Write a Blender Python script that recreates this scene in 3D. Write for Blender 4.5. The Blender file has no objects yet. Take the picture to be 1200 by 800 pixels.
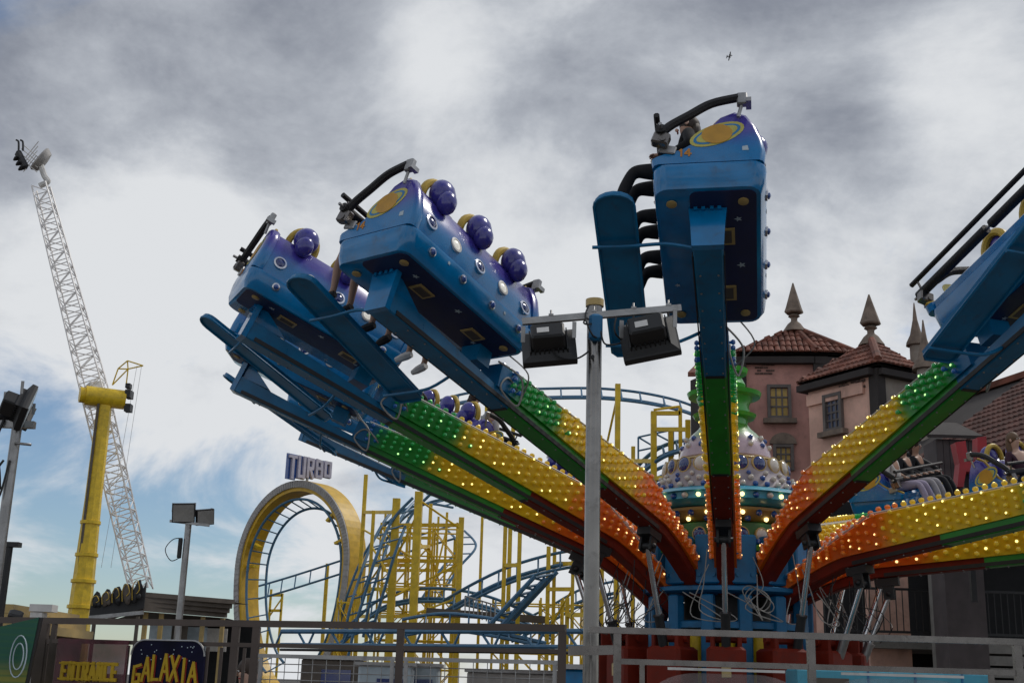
import bpy, bmesh, math, random
from mathutils import Vector as V, Matrix as M
random.seed(7)
S = bpy.context.scene
COL = S.collection
R = math.radians

# ---------------------------------------------------------------- camera
FPX, TH, RO = 1450.0, R(15.5), R(1.7)
C0 = V((0, 0, 1.6))
fw = V((0, math.cos(TH), math.sin(TH)))
r_, u_ = V((1, 0, 0)), V((0, -math.sin(TH), math.cos(TH)))
rt = math.cos(RO) * r_ + math.sin(RO) * u_
up = -math.sin(RO) * r_ + math.cos(RO) * u_
cam = bpy.data.cameras.new('camera'); co = bpy.data.objects.new('camera', cam); COL.objects.link(co)
cam.sensor_width = 36; cam.lens = 36 * FPX / 1200; cam.clip_end = 6000; cam.clip_start = .1
co.matrix_world = M.Translation(C0) @ M((rt, up, -fw)).transposed().to_4x4()
S.camera = co

def ray(x, y): return fw + rt * ((x - 600) / FPX) + up * ((400 - y) / FPX)
def at(x, y, Y):
    d = ray(x, y); return C0 + d * (Y / d.y)
def at_z(x, y, z):
    d = ray(x, y); return C0 + d * ((z - 1.6) / d.z)

# ---------------------------------------------------------------- world, sun, exposure
SUN_AZ, SUN_EL = R(62), R(50)            # azimuth right of +Y, behind the ride
W = bpy.data.worlds.new('World'); S.world = W; W.use_nodes = True
class NT:
    def __init__(s, tree): s.t = tree; s.n = tree.nodes; s.l = tree.links
    def new(s, typ, **kw):
        n = s.n.new(typ)
        for k, v in kw.items(): setattr(n, k, v)
        return n
    def put(s, sock, v):
        if isinstance(v, bpy.types.NodeSocket): s.l.new(v, sock)
        elif v is not None:
            try: sock.default_value = v
            except Exception: sock.default_value = tuple(v) + (1,)
    def math(s, op, a, b=None, c=None, clamp=False):
        n = s.new('ShaderNodeMath', operation=op, use_clamp=clamp)
        s.put(n.inputs[0], a); s.put(n.inputs[1], b); s.put(n.inputs[2], c)
        return n.outputs[0]
    def mix(s, f, a, b, blend='MIX'):
        n = s.new('ShaderNodeMix', data_type='RGBA', blend_type=blend)
        s.put(n.inputs[0], f)
        for i, v in ((6, a), (7, b)):
            if isinstance(v, bpy.types.NodeSocket): s.l.new(v, n.inputs[i])
            else: n.inputs[i].default_value = (v[0], v[1], v[2], 1)
        return n.outputs[2]
    def noise(s, vec, scale, detail=4, rough=.5, dist=0):
        n = s.new('ShaderNodeTexNoise'); s.put(n.inputs['Vector'], vec)
        n.inputs['Scale'].default_value = scale; n.inputs['Detail'].default_value = detail
        n.inputs['Roughness'].default_value = rough; n.inputs['Distortion'].default_value = dist
        return n.outputs['Fac']
    def ramp(s, f, a, b):
        n = s.new('ShaderNodeMapRange', interpolation_type='SMOOTHSTEP'); s.put(n.inputs[0], f)
        n.inputs[1].default_value = a; n.inputs[2].default_value = b
        return n.outputs[0]
w = NT(W.node_tree)
bg = w.n['Background']; bg.inputs['Strength'].default_value = .1
sky = w.new('ShaderNodeTexSky', sky_type='NISHITA', sun_disc=False, sun_elevation=SUN_EL, sun_rotation=SUN_AZ, dust_density=.35, ozone_density=2.0)
tc = w.new('ShaderNodeTexCoord'); sp = w.new('ShaderNodeSeparateXYZ'); w.l.new(tc.outputs['Generated'], sp.inputs[0])
zz = w.math('ADD', w.math('MAXIMUM', sp.outputs[2], 0.0), .42)
cx = w.new('ShaderNodeCombineXYZ')
w.l.new(w.math('DIVIDE', sp.outputs[0], zz), cx.inputs[0]); w.l.new(w.math('DIVIDE', sp.outputs[1], zz), cx.inputs[1])
cx.inputs[2].default_value = 3.7
cv = cx.outputs[0]
def lobe(px, py, sh):
    d = ray(px, py).normalized()
    n = w.new('ShaderNodeVectorMath', operation='DOT_PRODUCT'); w.l.new(tc.outputs['Generated'], n.inputs[0]); n.inputs[1].default_value = d
    return w.math('POWER', w.math('MAXIMUM', n.outputs['Value'], 0.0), sh)
n1 = w.noise(cv, 3.0, 12, .58, .3)
n2 = w.noise(cv, 7.0, 12, .62, .15)
n3 = w.noise(cv, 1.6, 3, .5)
shade = w.math('ADD', w.math('MULTIPLY', n1, .95), w.math('MULTIPLY', n2, .55))
shade = w.math('ADD', shade, w.math('MULTIPLY', n3, .3))
for px, py, sh, k in ((330, 40, 160, -.24), (980, 20, 220, -.14), (60, 30, 200, -.08), (510, 70, 900, .30), (1110, 105, 700, .34), (200, 260, 260, .26), (900, 300, 200, .06), (60, 300, 200, .12), (700, 180, 120, .04)):
    shade = w.math('ADD', shade, w.math('MULTIPLY', lobe(px, py, sh), k))
low = w.ramp(sp.outputs[2], .42, .10)
shade = w.math('ADD', shade, w.math('MULTIPLY', low, .26))
ccol = w.mix(w.ramp(shade, .60, .98), (2.2, 2.42, 2.95), (4.9, 5.2, 5.7))
ccol = w.mix(w.ramp(shade, .84, 1.14), ccol, (7.3, 7.5, 7.75))
n4 = w.noise(cv, 2.6, 10, .60, .5)
gap = w.math('ADD', n4, w.math('MULTIPLY', lobe(90, 620, 150), -.27))
gap = w.math('ADD', gap, w.math('MULTIPLY', lobe(700, 100, 12), .16))
gap = w.math('ADD', gap, w.math('MULTIPLY', lobe(120, 330, 160), .16))
gap = w.math('ADD', gap, w.math('MULTIPLY', lobe(260, 100, 120), .16))
cover = w.ramp(gap, .33, .52)
blue = w.mix(1.0, sky.outputs[0], (.85, .9, .95), 'MULTIPLY')
w.l.new(w.mix(cover, blue, ccol), bg.inputs['Color'])

sun = bpy.data.lights.new('sun', 'SUN'); so = bpy.data.objects.new('sun', sun); COL.objects.link(so)
sun.energy = 1.5; sun.angle = R(10); sun.color = (1, .95, .87)
sd = V((math.sin(SUN_AZ) * math.cos(SUN_EL), math.cos(SUN_AZ) * math.cos(SUN_EL), math.sin(SUN_EL)))
so.rotation_euler = sd.to_track_quat('Z', 'Y').to_euler()
S.view_settings.view_transform = 'Standard'; S.view_settings.look = 'None'
S.view_settings.exposure = 0; S.view_settings.gamma = 1

# ---------------------------------------------------------------- materials
def mat(name, col, rough=.5, metal=0, var=.15, vs=3.0, bump=.0, bs=40, spec=.5, emit=None, es=0, dirt=.0, alpha=1, trans=0, coat=0):
    m = bpy.data.materials.new(name); m.use_nodes = True; t = NT(m.node_tree); b = t.n['Principled BSDF']
    c = t.new('ShaderNodeTexCoord').outputs['Object']
    f = t.noise(c, vs, 5, .6)
    lo = tuple(x * (1 - var) for x in col); hi = tuple(min(1, x * (1 + var)) for x in col)
    k = t.mix(t.ramp(f, .3, .7), lo, hi)
    if dirt:
        g = t.noise(c, vs * 2.7, 8, .7, .5)
        k = t.mix(t.math('MULTIPLY', t.ramp(g, .5, .75), dirt), k, (.04, .035, .03))
    t.put(b.inputs['Base Color'], k)
    t.put(b.inputs['Roughness'], t.math('ADD', rough - .08, t.math('MULTIPLY', t.noise(c, vs * 4, 4), .2), clamp=True))
    b.inputs['Metallic'].default_value = metal; b.inputs['Specular IOR Level'].default_value = spec
    b.inputs['Coat Weight'].default_value = coat; b.inputs['Coat Roughness'].default_value = .12
    if emit: b.inputs['Emission Color'].default_value = tuple(emit) + (1,); b.inputs['Emission Strength'].default_value = es
    if alpha < 1: b.inputs['Alpha'].default_value = alpha
    if trans: b.inputs['Transmission Weight'].default_value = trans
    if bump:
        n = t.new('ShaderNodeBump'); n.inputs['Strength'].default_value = bump; n.inputs['Distance'].default_value = .02
        t.put(n.inputs['Height'], t.noise(c, bs, 5)); t.l.new(n.outputs[0], b.inputs['Normal'])
    return m
def grad_mat(name, lo, hi, z0, z1, rough=.25, coat=.5, axis=2):
    """airbrushed two-colour paint, blended along a local axis of the thing"""
    m = mat(name, lo, rough, coat=coat); t = NT(m.node_tree); b = t.n['Principled BSDF']
    c = t.new('ShaderNodeTexCoord').outputs['Object']; s = t.new('ShaderNodeSeparateXYZ'); t.l.new(c, s.inputs[0])
    h = t.math('ADD', s.outputs[axis], t.math('MULTIPLY', t.math('SUBTRACT', t.noise(c, 5, 4), .5), (z1 - z0) * .5))
    k = t.mix(t.ramp(h, z0, z1), lo, hi)
    g = t.noise(c, 9, 8, .7, .5)
    k = t.mix(t.math('MULTIPLY', t.ramp(g, .52, .78), .35), k, (.03, .04, .05))
    t.put(b.inputs['Base Color'], k); return m
BLUE, PURP = (.012, .13, .42), (.055, .04, .30)
m_blue = mat('blue_paint', (.0, .14, .31), .30, dirt=.42, coat=.08, spec=.38)
m_hull = mat('hull_blue', (.0, .18, .43), .16, dirt=.34, coat=.5, spec=.4)
m_navy = mat('navy_floor', (.012, .016, .075), .45, dirt=.3)
m_shell = grad_mat('airbrushed_shell', (.0, .175, .43), PURP, .90, 1.22)
m_purp = mat('purple_vinyl', (.04, .035, .26), .22, coat=.5)
m_gold = mat('gold_trim', (.50, .33, .035), .45, dirt=.2)
m_orange_paint = mat('orange_decal', (.50, .20, .02), .4)
m_ringy = mat('pale_yellow_decal', (.52, .46, .10), .4); m_amber = mat('amber_decal', (.56, .29, .03), .4)
m_pale = mat('pale_decal', (.42, .5, .55), .5)
m_chrome = mat('chrome', (.6, .6, .62), .18, 1)
m_steel = mat('galvanised_steel', (.34, .335, .33), .42, .85, dirt=.35, vs=6)
m_alu = mat('brushed_aluminium', (.19, .175, .165), .25, .9, vs=9, dirt=.4); m_pole = mat('streaked_steel', (.22, .21, .20), .22, .95, vs=5, dirt=.45)
m_black = mat('black_foam', (.010, .009, .010), .6, bump=.3, bs=60)
m_blk = mat('black_paint', (.014, .014, .015), .5, dirt=.2)
m_rubber = mat('rubber', (.02, .02, .022), .7)
m_pglass = mat('porthole_glass', (.01, .03, .16), .08, coat=1)
m_plit = mat('lit_porthole', (.7, .68, .6), .2, emit=(1, .97, .88), es=.35)
m_green = mat('arm_green', (.012, .26, .02), .34, dirt=.25)
m_yel = mat('arm_yellow', (.66, .43, .006), .36, dirt=.22)
m_org = mat('arm_orange', (.62, .115, .004), .36, dirt=.28)
m_red = mat('red_primer', (.17, .016, .006), .55, dirt=.45, spec=.2)
m_ridge = mat('white_ridge', (.55, .52, .48), .4, dirt=.3)
m_hubblue = mat('hub_blue', (.003, .14, .32), .45, dirt=.4)
m_lblue = mat('light_blue_rim', (.03, .30, .42), .3, dirt=.25, coat=.3)
m_pink = grad_mat('airbrushed_dome', (.46, .30, .34), (.05, .30, .06), 6.05, 6.75, axis=2)
m_cream = mat('cream_rim', (.48, .34, .12), .35, dirt=.2)
m_belly = mat('mustard_belly', (.30, .22, .05), .4, dirt=.35)
m_dgreen = mat('dark_green_band', (.03, .15, .04), .4, dirt=.3)
m_neck = mat('bright_green_neck', (.05, .36, .03), .3, dirt=.2, coat=.3)
m_pearl = mat('pearl', (.62, .58, .50), .2, coat=.6)
m_bluestud = mat('blue_stud', (.012, .07, .30), .15, coat=1)
def bulb(name, col, on):
    return mat(name, col, .12, coat=.8, emit=col if not on else on[0], es=0.07 if not on else on[1], var=.05)
BM = {'blue': (bulb('bulb_blue', (.01, .10, .35), None), bulb('bulb_blue_lit', (.05, .3, .6), ((.1, .45, 1), .5))),
      'green': (bulb('bulb_green', (.02, .36, .07), None), bulb('bulb_green_lit', (.1, .6, .1), ((.55, 1, .35), 1.5))),
      'yellow': (bulb('bulb_yellow', (.80, .54, .03), None), bulb('bulb_yellow_lit', (.9, .6, .05), ((1, .78, .22), 2.6))),
      'orange': (bulb('bulb_orange', (.78, .20, .02), None), bulb('bulb_orange_lit', (.9, .3, .05), ((1, .58, .22), 2.4)))}
m_warm = mat('warm_lamp', (.9, .75, .4), .2, emit=(1, .72, .3), es=2.5)
m_cyel = mat('coaster_yellow', (.70, .47, .015), .42, dirt=.35)
m_cblue = mat('coaster_blue', (.05, .15, .26), .4, dirt=.3)
m_cgrey = mat('coaster_grey', (.36, .34, .32), .55, dirt=.3)
m_white = mat('white_paint', (.62, .60, .57), .45, dirt=.35)
m_brownrail = mat('bronze_rail', (.085, .065, .056), .36, .5, dirt=.3)
m_cable = mat('grey_cable', (.30, .29, .27), .6)
m_wood = mat('weathered_panel', (.11, .09, .072), .7, dirt=.4)
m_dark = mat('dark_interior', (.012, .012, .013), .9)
m_asph = mat('pier_decking', (.06, .053, .047), .9, bump=.4, bs=80)
m_deck = mat('deck_boards', (.12, .10, .085), .8, dirt=.3)
m_conc = mat('concrete', (.24, .23, .21), .8, dirt=.4, bump=.3, bs=25)
m_skin = mat('skin', (.36, .20, .13), .5, var=.08)
m_skin_l = mat('fair_skin', (.50, .31, .23), .5, var=.08)
m_cloth = {'black': mat('black_cloth', (.012, .012, .014), .9), 'grey': mat('grey_cloth', (.33, .31, .32), .9),
           'denim': mat('denim_cloth', (.04, .05, .08), .9), 'white': mat('white_cloth', (.58, .55, .52), .9),
           'plum': mat('plum_cloth', (.05, .02, .035), .9), 'red': mat('red_cloth', (.25, .03, .03), .9), 'lilac': mat('lilac_cloth', (.34, .29, .38), .9)}
m_hair = mat('brown_hair', (.035, .02, .012), .6); m_hairb = mat('light_hair', (.13, .075, .04), .6)

# ---------------------------------------------------------------- mesh helpers
m_panel = mat('sprayed_arm_panel', (.5, .3, .01), .36, dirt=.25); nt = NT(m_panel.node_tree); c_ = nt.new('ShaderNodeTexCoord').outputs['Object']; s_ = nt.new('ShaderNodeSeparateXYZ'); nt.l.new(c_, s_.inputs[0])
xx = nt.math('ADD', s_.outputs[0], nt.math('MULTIPLY', nt.math('SUBTRACT', nt.noise(c_, 4, 4), .5), .35))
k = nt.mix(nt.ramp(xx, 1.75, 2.35), (.74, .135, .002), (.78, .51, .003)); k = nt.mix(nt.ramp(xx, 3.72, 4.06), k, (.012, .26, .02)); k = nt.mix(nt.ramp(xx, 4.72, 4.95), k, (.0, .12, .28))
g_ = nt.ramp(nt.noise(c_, 7, 9, .7, .5), .52, .75); nt.put(nt.n['Principled BSDF'].inputs['Base Color'], nt.mix(nt.math('MULTIPLY', g_, .35), k, (.05, .03, .015)))

class MB:
    def __init__(s): s.v = []; s.f = []; s.m = []; s.sm = []
    def add(s, vs, fs, mi=0, smooth=False):
        o = len(s.v); s.v += [V(x) for x in vs]
        for f in fs: s.f.append([i + o for i in f]); s.m.append(mi); s.sm.append(smooth)
        return s
    def box(s, c, size, rot=None, mi=0, bev=0):
        c = V(c); hx, hy, hz = (x / 2 for x in size)
        if bev:
            b = min(bev, hx * .9, hy * .9, hz * .9); rings = []
            for z, i in ((-hz, b), (-hz + b, 0), (hz - b, 0), (hz, b)):
                x, y = hx - i, hy - i; q = b
                rings.append([(-x + q, -y, z), (x - q, -y, z), (x, -y + q, z), (x, y - q, z), (x - q, y, z), (-x + q, y, z), (-x, y - q, z), (-x, -y + q, z)])
            return s.loft([[(c + ((rot @ V(p)) if rot else V(p))) for p in r] for r in rings], mi=mi)
        vs = [V((x, y, z)) for x in (-hx, hx) for y in (-hy, hy) for z in (-hz, hz)]
        if rot: vs = [rot @ v for v in vs]
        return s.add([c + v for v in vs], [(0, 1, 3, 2), (4, 6, 7, 5), (0, 4, 5, 1), (2, 3, 7, 6), (0, 2, 6, 4), (1, 5, 7, 3)], mi)
    def loft(s, rings, cap=True, mi=0, smooth=False, closed=False):
        n = len(rings[0]); vs = [p for r in rings for p in r]; fs = []
        for i in range(len(rings) - (0 if closed else 1)):
            a = i * n; b = ((i + 1) % len(rings)) * n
            for j in range(n): k = (j + 1) % n; fs.append((a + j, a + k, b + k, b + j))
        if cap and not closed: fs += [tuple(range(n))[::-1], tuple(range((len(rings) - 1) * n, len(rings) * n))]
        return s.add(vs, fs, mi, smooth)
    def tube(s, p0, p1, r, n=8, r1=None, mi=0, smooth=True):
        return s.path([p0, p1], r, n, mi, smooth, radii=[r, r if r1 is None else r1])
    def path(s, pts, r, n=8, mi=0, smooth=True, closed=False, radii=None):
        pts = [V(p) for p in pts]; rings = []; L = len(pts); u = None
        for i, p in enumerate(pts):
            a = pts[(i - 1) % L] if (closed or i) else pts[i]; b = pts[(i + 1) % L] if (closed or i < L - 1) else pts[i]
            t = (b - a).normalized()
            if u is None: u = t.orthogonal().normalized()
            u = (u - t * u.dot(t)); u = u.normalized() if u.length > 1e-6 else t.orthogonal().normalized()
            q = t.cross(u); rr = radii[i] if radii else r
            rings.append([p + (u * math.cos(2 * math.pi * (j + .5) / n) + q * math.sin(2 * math.pi * (j + .5) / n)) * rr for j in range(n)])
        return s.loft(rings, True, mi, smooth, closed)
    def beam(s, p0, p1, wd, ht, upv=(0, 0, 1), mi=0):
        p0, p1 = V(p0), V(p1); t = (p1 - p0).normalized(); sd = t.cross(V(upv))
        sd = sd.normalized() if sd.length > 1e-4 else t.cross(V((0, 1, 0))).normalized(); h = sd.cross(t)
        rg = [[p + sd * (a * wd / 2) + h * (b * ht / 2) for a, b in ((-1, -1), (1, -1), (1, 1), (-1, 1))] for p in (p0, p1)]
        return s.loft(rg, mi=mi)
    def lathe(s, prof, n=24, c=(0, 0, 0), mi=0, smooth=True, axis=None):
        c = V(c); A = axis or M.Identity(3)
        return s.loft([[c + A @ V((r * math.cos(2 * math.pi * j / n), r * math.sin(2 * math.pi * j / n), z)) for j in range(n)] for r, z in prof], True, mi, smooth)
    def ball(s, c, r, n=12, m=8, mi=0, rot=None):
        if not isinstance(r, (tuple, list)): r = (r, r, r)
        c = V(c); rings = []
        for i in range(m + 1):
            th = max(.04, min(math.pi - .04, math.pi * i / m))
            ring = [V((r[0] * math.sin(th) * math.cos(2 * math.pi * j / n), r[1] * math.sin(th) * math.sin(2 * math.pi * j / n), -r[2] * math.cos(th))) for j in range(n)]
            rings.append([c + (rot @ p if rot else p) for p in ring])
        return s.loft(rings, True, mi, True)
    def prism(s, outline, o, ax, ay, depth, mi=0, smooth=False):
        """outline (2-D) extruded: plane axes ax, ay at o, thickness depth along ax x ay"""
        o, ax, ay = V(o), V(ax), V(ay); n = ax.cross(ay).normalized() * depth
        a = [o + ax * x + ay * y for x, y in outline]
        return s.loft([a, [p + n for p in a]], mi=mi, smooth=smooth)
    def build(s, name, mats, parent=None, world=False, kind=None):
        me = bpy.data.meshes.new(name)
        off = parent.location if (world and parent) else V((0, 0, 0))
        me.from_pydata([tuple(p - off) for p in s.v], [], s.f)
        if not isinstance(mats, (list, tuple)): mats = [mats]
        for m_ in mats: me.materials.append(m_)
        me.polygons.foreach_set('material_index', s.m); me.polygons.foreach_set('use_smooth', s.sm)
        bm = bmesh.new(); bm.from_mesh(me); bmesh.ops.recalc_face_normals(bm, faces=bm.faces)
        for e in bm.edges:
            if len(e.link_faces) == 2 and e.calc_face_angle(0) > R(38): e.smooth = False
        bm.to_mesh(me); bm.free(); me.update()
        o = bpy.data.objects.new(name, me); COL.objects.link(o)
        if parent: o.parent = parent
        if kind: o['kind'] = kind
        return o
def tag(o, label, cat, group=None):
    o['label'] = label; o['category'] = cat
    if group: o['group'] = group
    return o
def thing(name, loc, label, cat, group=None):
    o = bpy.data.objects.new(name, None); COL.objects.link(o); o.location = V(loc); o.empty_display_size = .2
    return tag(o, label, cat, group)
def struct(o): o['kind'] = 'structure'; return o
def inst(src, name, parent, mtx=None):
    o = src.copy() if isinstance(src, bpy.types.Object) else bpy.data.objects.new(name, src)
    o.name = name; COL.objects.link(o); o.parent = parent
    if mtx is not None: o.matrix_local = mtx
    return o
def copy_tree(o, parent=None):
    c = o.copy(); COL.objects.link(c); c.parent = parent
    for ch in KIDS.get(o.name, list(o.children)): copy_tree(ch, c)
    return c
KIDS = {}
def cr(pts, n=8, closed=False):
    P = [V(p) for p in pts]; L = len(P); out = []
    for i in range(L if closed else L - 1):
        g = (lambda k: P[k % L]) if closed else (lambda k: P[max(0, min(L - 1, k))])
        a, b, c, d = g(i - 1), g(i), g(i + 1), g(i + 2)
        for j in range(n):
            t = j / n
            out.append(.5 * ((2 * b) + (c - a) * t + (2 * a - 5 * b + 4 * c - d) * t * t + (3 * b - a - 3 * c + d) * t ** 3))
    if not closed: out.append(P[-1])
    return out
def basis(z, x=None):
    z = V(z).normalized(); x = V(x) if x is not None else z.orthogonal(); x = (x - z * x.dot(z)).normalized()
    return M((x, z.cross(x), z)).transposed()
# stroke lettering: unit cell 0..1 by 0..1
GL = {'A': [((0, 0), (.5, 1)), ((.5, 1), (1, 0)), ((.22, .34), (.78, .34))], 'B': [((.1, 0), (.1, 1)), ((.1, 1), (.85, .95)), ((.85, .95), (.85, .55)), ((.1, .52), (.9, .52)), ((.9, .52), (.9, .05)), ((.1, 0), (.9, .02))],
      'C': [((.9, .95), (.1, .95)), ((.1, 1), (.1, 0)), ((.1, .05), (.9, .05))], 'E': [((.1, 0), (.1, 1)), ((.1, .95), (.9, .95)), ((.1, .5), (.75, .5)), ((.1, .05), (.9, .05))],
      'G': [((.95, .92), (.1, .82)), ((.1, .85), (.05, .05)), ((.05, .05), (.9, .1)), ((.9, .1), (.9, .45)), ((.95, .45), (.5, .45))], 'H': [((.1, 0), (.1, 1)), ((.9, 0), (.9, 1)), ((.1, .5), (.9, .5))],
      'I': [((.5, 0), (.5, 1))], 'L': [((.1, 1), (.1, 0)), ((.1, .05), (.9, .05))], 'N': [((.1, 0), (.1, 1)), ((.1, 1), (.9, 0)), ((.9, 0), (.9, 1))],
      'O': [((.1, 0), (.1, 1)), ((.1, .95), (.9, .95)), ((.9, 1), (.9, 0)), ((.1, .05), (.9, .05))], 'R': [((.1, 0), (.1, 1)), ((.1, .95), (.85, .95)), ((.85, .98), (.85, .5)), ((.1, .48), (.85, .48)), ((.4, .48), (.95, 0))],
      'T': [((0, .93), (1, .93)), ((.5, 0), (.5, .93))], 'U': [((.1, 1), (.1, 0)), ((.1, .06), (.9, .06)), ((.9, 0), (.9, 1))], 'X': [((0, 0), (1, 1)), ((0, 1), (1, 0))],
      '1': [((.5, 0), (.5, 1)), ((.25, .8), (.5, 1))], '4': [((.7, 0), (.7, 1)), ((.7, 1), (.05, .35)), ((.05, .32), (1, .32))]}
def letter(mb, ch, o, ax, ay, wd, ht, th, depth, mi=0, serif=False):
    o, ax, ay = V(o), V(ax), V(ay); n = ax.cross(ay).normalized()
    st = [((a[0] * wd, a[1] * ht), (b[0] * wd, b[1] * ht), th) for a, b in GL[ch]]
    if serif:
        for (a, b) in GL[ch]:
            for p in (a, b):
                if p[1] in (0, 1) and abs(a[1] - b[1]) > .4: st.append(((p[0] * wd - th, abs(p[1] * ht - th * .2)), (p[0] * wd + th, abs(p[1] * ht - th * .2)), th * .45))
    for k, (a, b, t) in enumerate(st):
        a, b = V(a), V(b); d = (b - a).normalized(); q = V((-d.y, d.x)) * t / 2; e = d * t * .3
        z = n * (depth + .0006 * k)
        pts = [a - e - q, b + e - q, b + e + q, a - e + q]
        lo = [o + ax * p.x + ay * p.y for p in pts]
        mb.loft([lo, [p + z for p in lo]], mi=mi)

# ---------------------------------------------------------------- ground
g = MB(); g.add([(-3000, -200, 0), (3000, -200, 0), (3000, 3500, 0), (-3000, 3500, 0)], [(0, 1, 2, 3)]); struct(g.build('ground', m_asph))
g = MB(); g.box((1.5, 19, .43), (26, 24.5, .84)); struct(g.build('ride_platform', m_deck))

# ================================================================ THE SPINNING ARM RIDE
HUB = V((3.19, 18.0, 0)); RP, ZP, NARM, A0 = .8, 3.2, 14, -11.0
PHI = {0: 19.2, 1: 16.6, 2: 22.6, 3: 23.2, 4: 21.8, 5: 19, 6: 12.5, 7: 11, 8: 12.5, -5: 11, -4: 7, -3: 5.4, -2: 8.2, -1: 19}
DZ = {2: -.26, 3: -.34, 4: -.30, -2: -.18, -3: -.18}      # pivots worn to slightly different heights
AZ = {0: 0, 1: -.6, 2: -1.6, -1: 4.0, 8: -1.8, -5: 0.6}
def arm_matrix(k):
    a = R(A0 + AZ.get(k, 0) - k * 360 / NARM); d = V((math.sin(a), -math.cos(a), 0)); y = V((math.cos(a), math.sin(a), 0)); z = V((0, 0, 1)); p = R(PHI[k])
    X = d * math.cos(p) + z * math.sin(p); Z = z * math.cos(p) - d * math.sin(p)
    return M.Translation(V((HUB.x, HUB.y, ZP + DZ.get(k, 0))) + d * RP) @ M((X, y, Z)).transposed().to_4x4()

def bulb_mesh(col, on, n=8):
    b = MB(); b.lathe([(.020, 0), (.022, .02), (.040, .05), (.040, .06), (.028, .082), (.006, .09)], n)
    if on: b.lathe([(.004, .05), (.019, .072), (.021, .083), (.012, .094), (.002, .097)], n, mi=1)
    o = b.build('bulb', [BM[col][0], BM[col][1]] if on else BM[col][0]); me = o.data; bpy.data.objects.remove(o); return me
BME = {(c, l): bulb_mesh(c, l) for c in BM for l in (0, 1)}
def colour_at(x): return 'blue' if x > 4.85 else 'green' if x > 3.9 else 'yellow' if x > 2.05 else 'orange'
def top_at(x):  # top of light box above the underside line
    if x < 1.8: return -.06 + .65 * (x / 1.8)
    return .59 - (x - 1.8) * .05
def bot_at(x): return -.36 * (1 - min(1, x / 1.25)) ** 1.3
def bulb_spots():
    out = []; rnd = random.Random(3)
    x = .35
    while x < 5.1: out.append((V((x, 0, top_at(x) + .022)), V((0, 0, 1)), x)); x += .125
    for sy in (-1, 1):
        i = 0; x = .45
        while x < 5.0:
            h0, h1 = bot_at(x) + .17, top_at(x) - .04; rows = 4 if i % 2 else 3
            if h1 - h0 > .06:
                for r in range(rows): out.append((V((x, sy * .152, h0 + (h1 - h0) * ((r + .0) / 3 if rows == 4 else (r + .5) / 3))), V((0, sy, .15)), x))
            i += 1; x += .128
    res = []
    for p, d, x in out:
        c = colour_at(x + rnd.uniform(-.14, .14)); r = rnd.random(); res.append((p + V((rnd.uniform(-.006, .006), 0, 0)), d + V((rnd.uniform(-.12, .12), rnd.uniform(-.1, .1), rnd.uniform(-.1, .1))), c, 1 if r < (.26 if c != 'blue' else .03) else 0))
    return [e for e in res if rnd.random() > .02]
SPOTS = bulb_spots()

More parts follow.
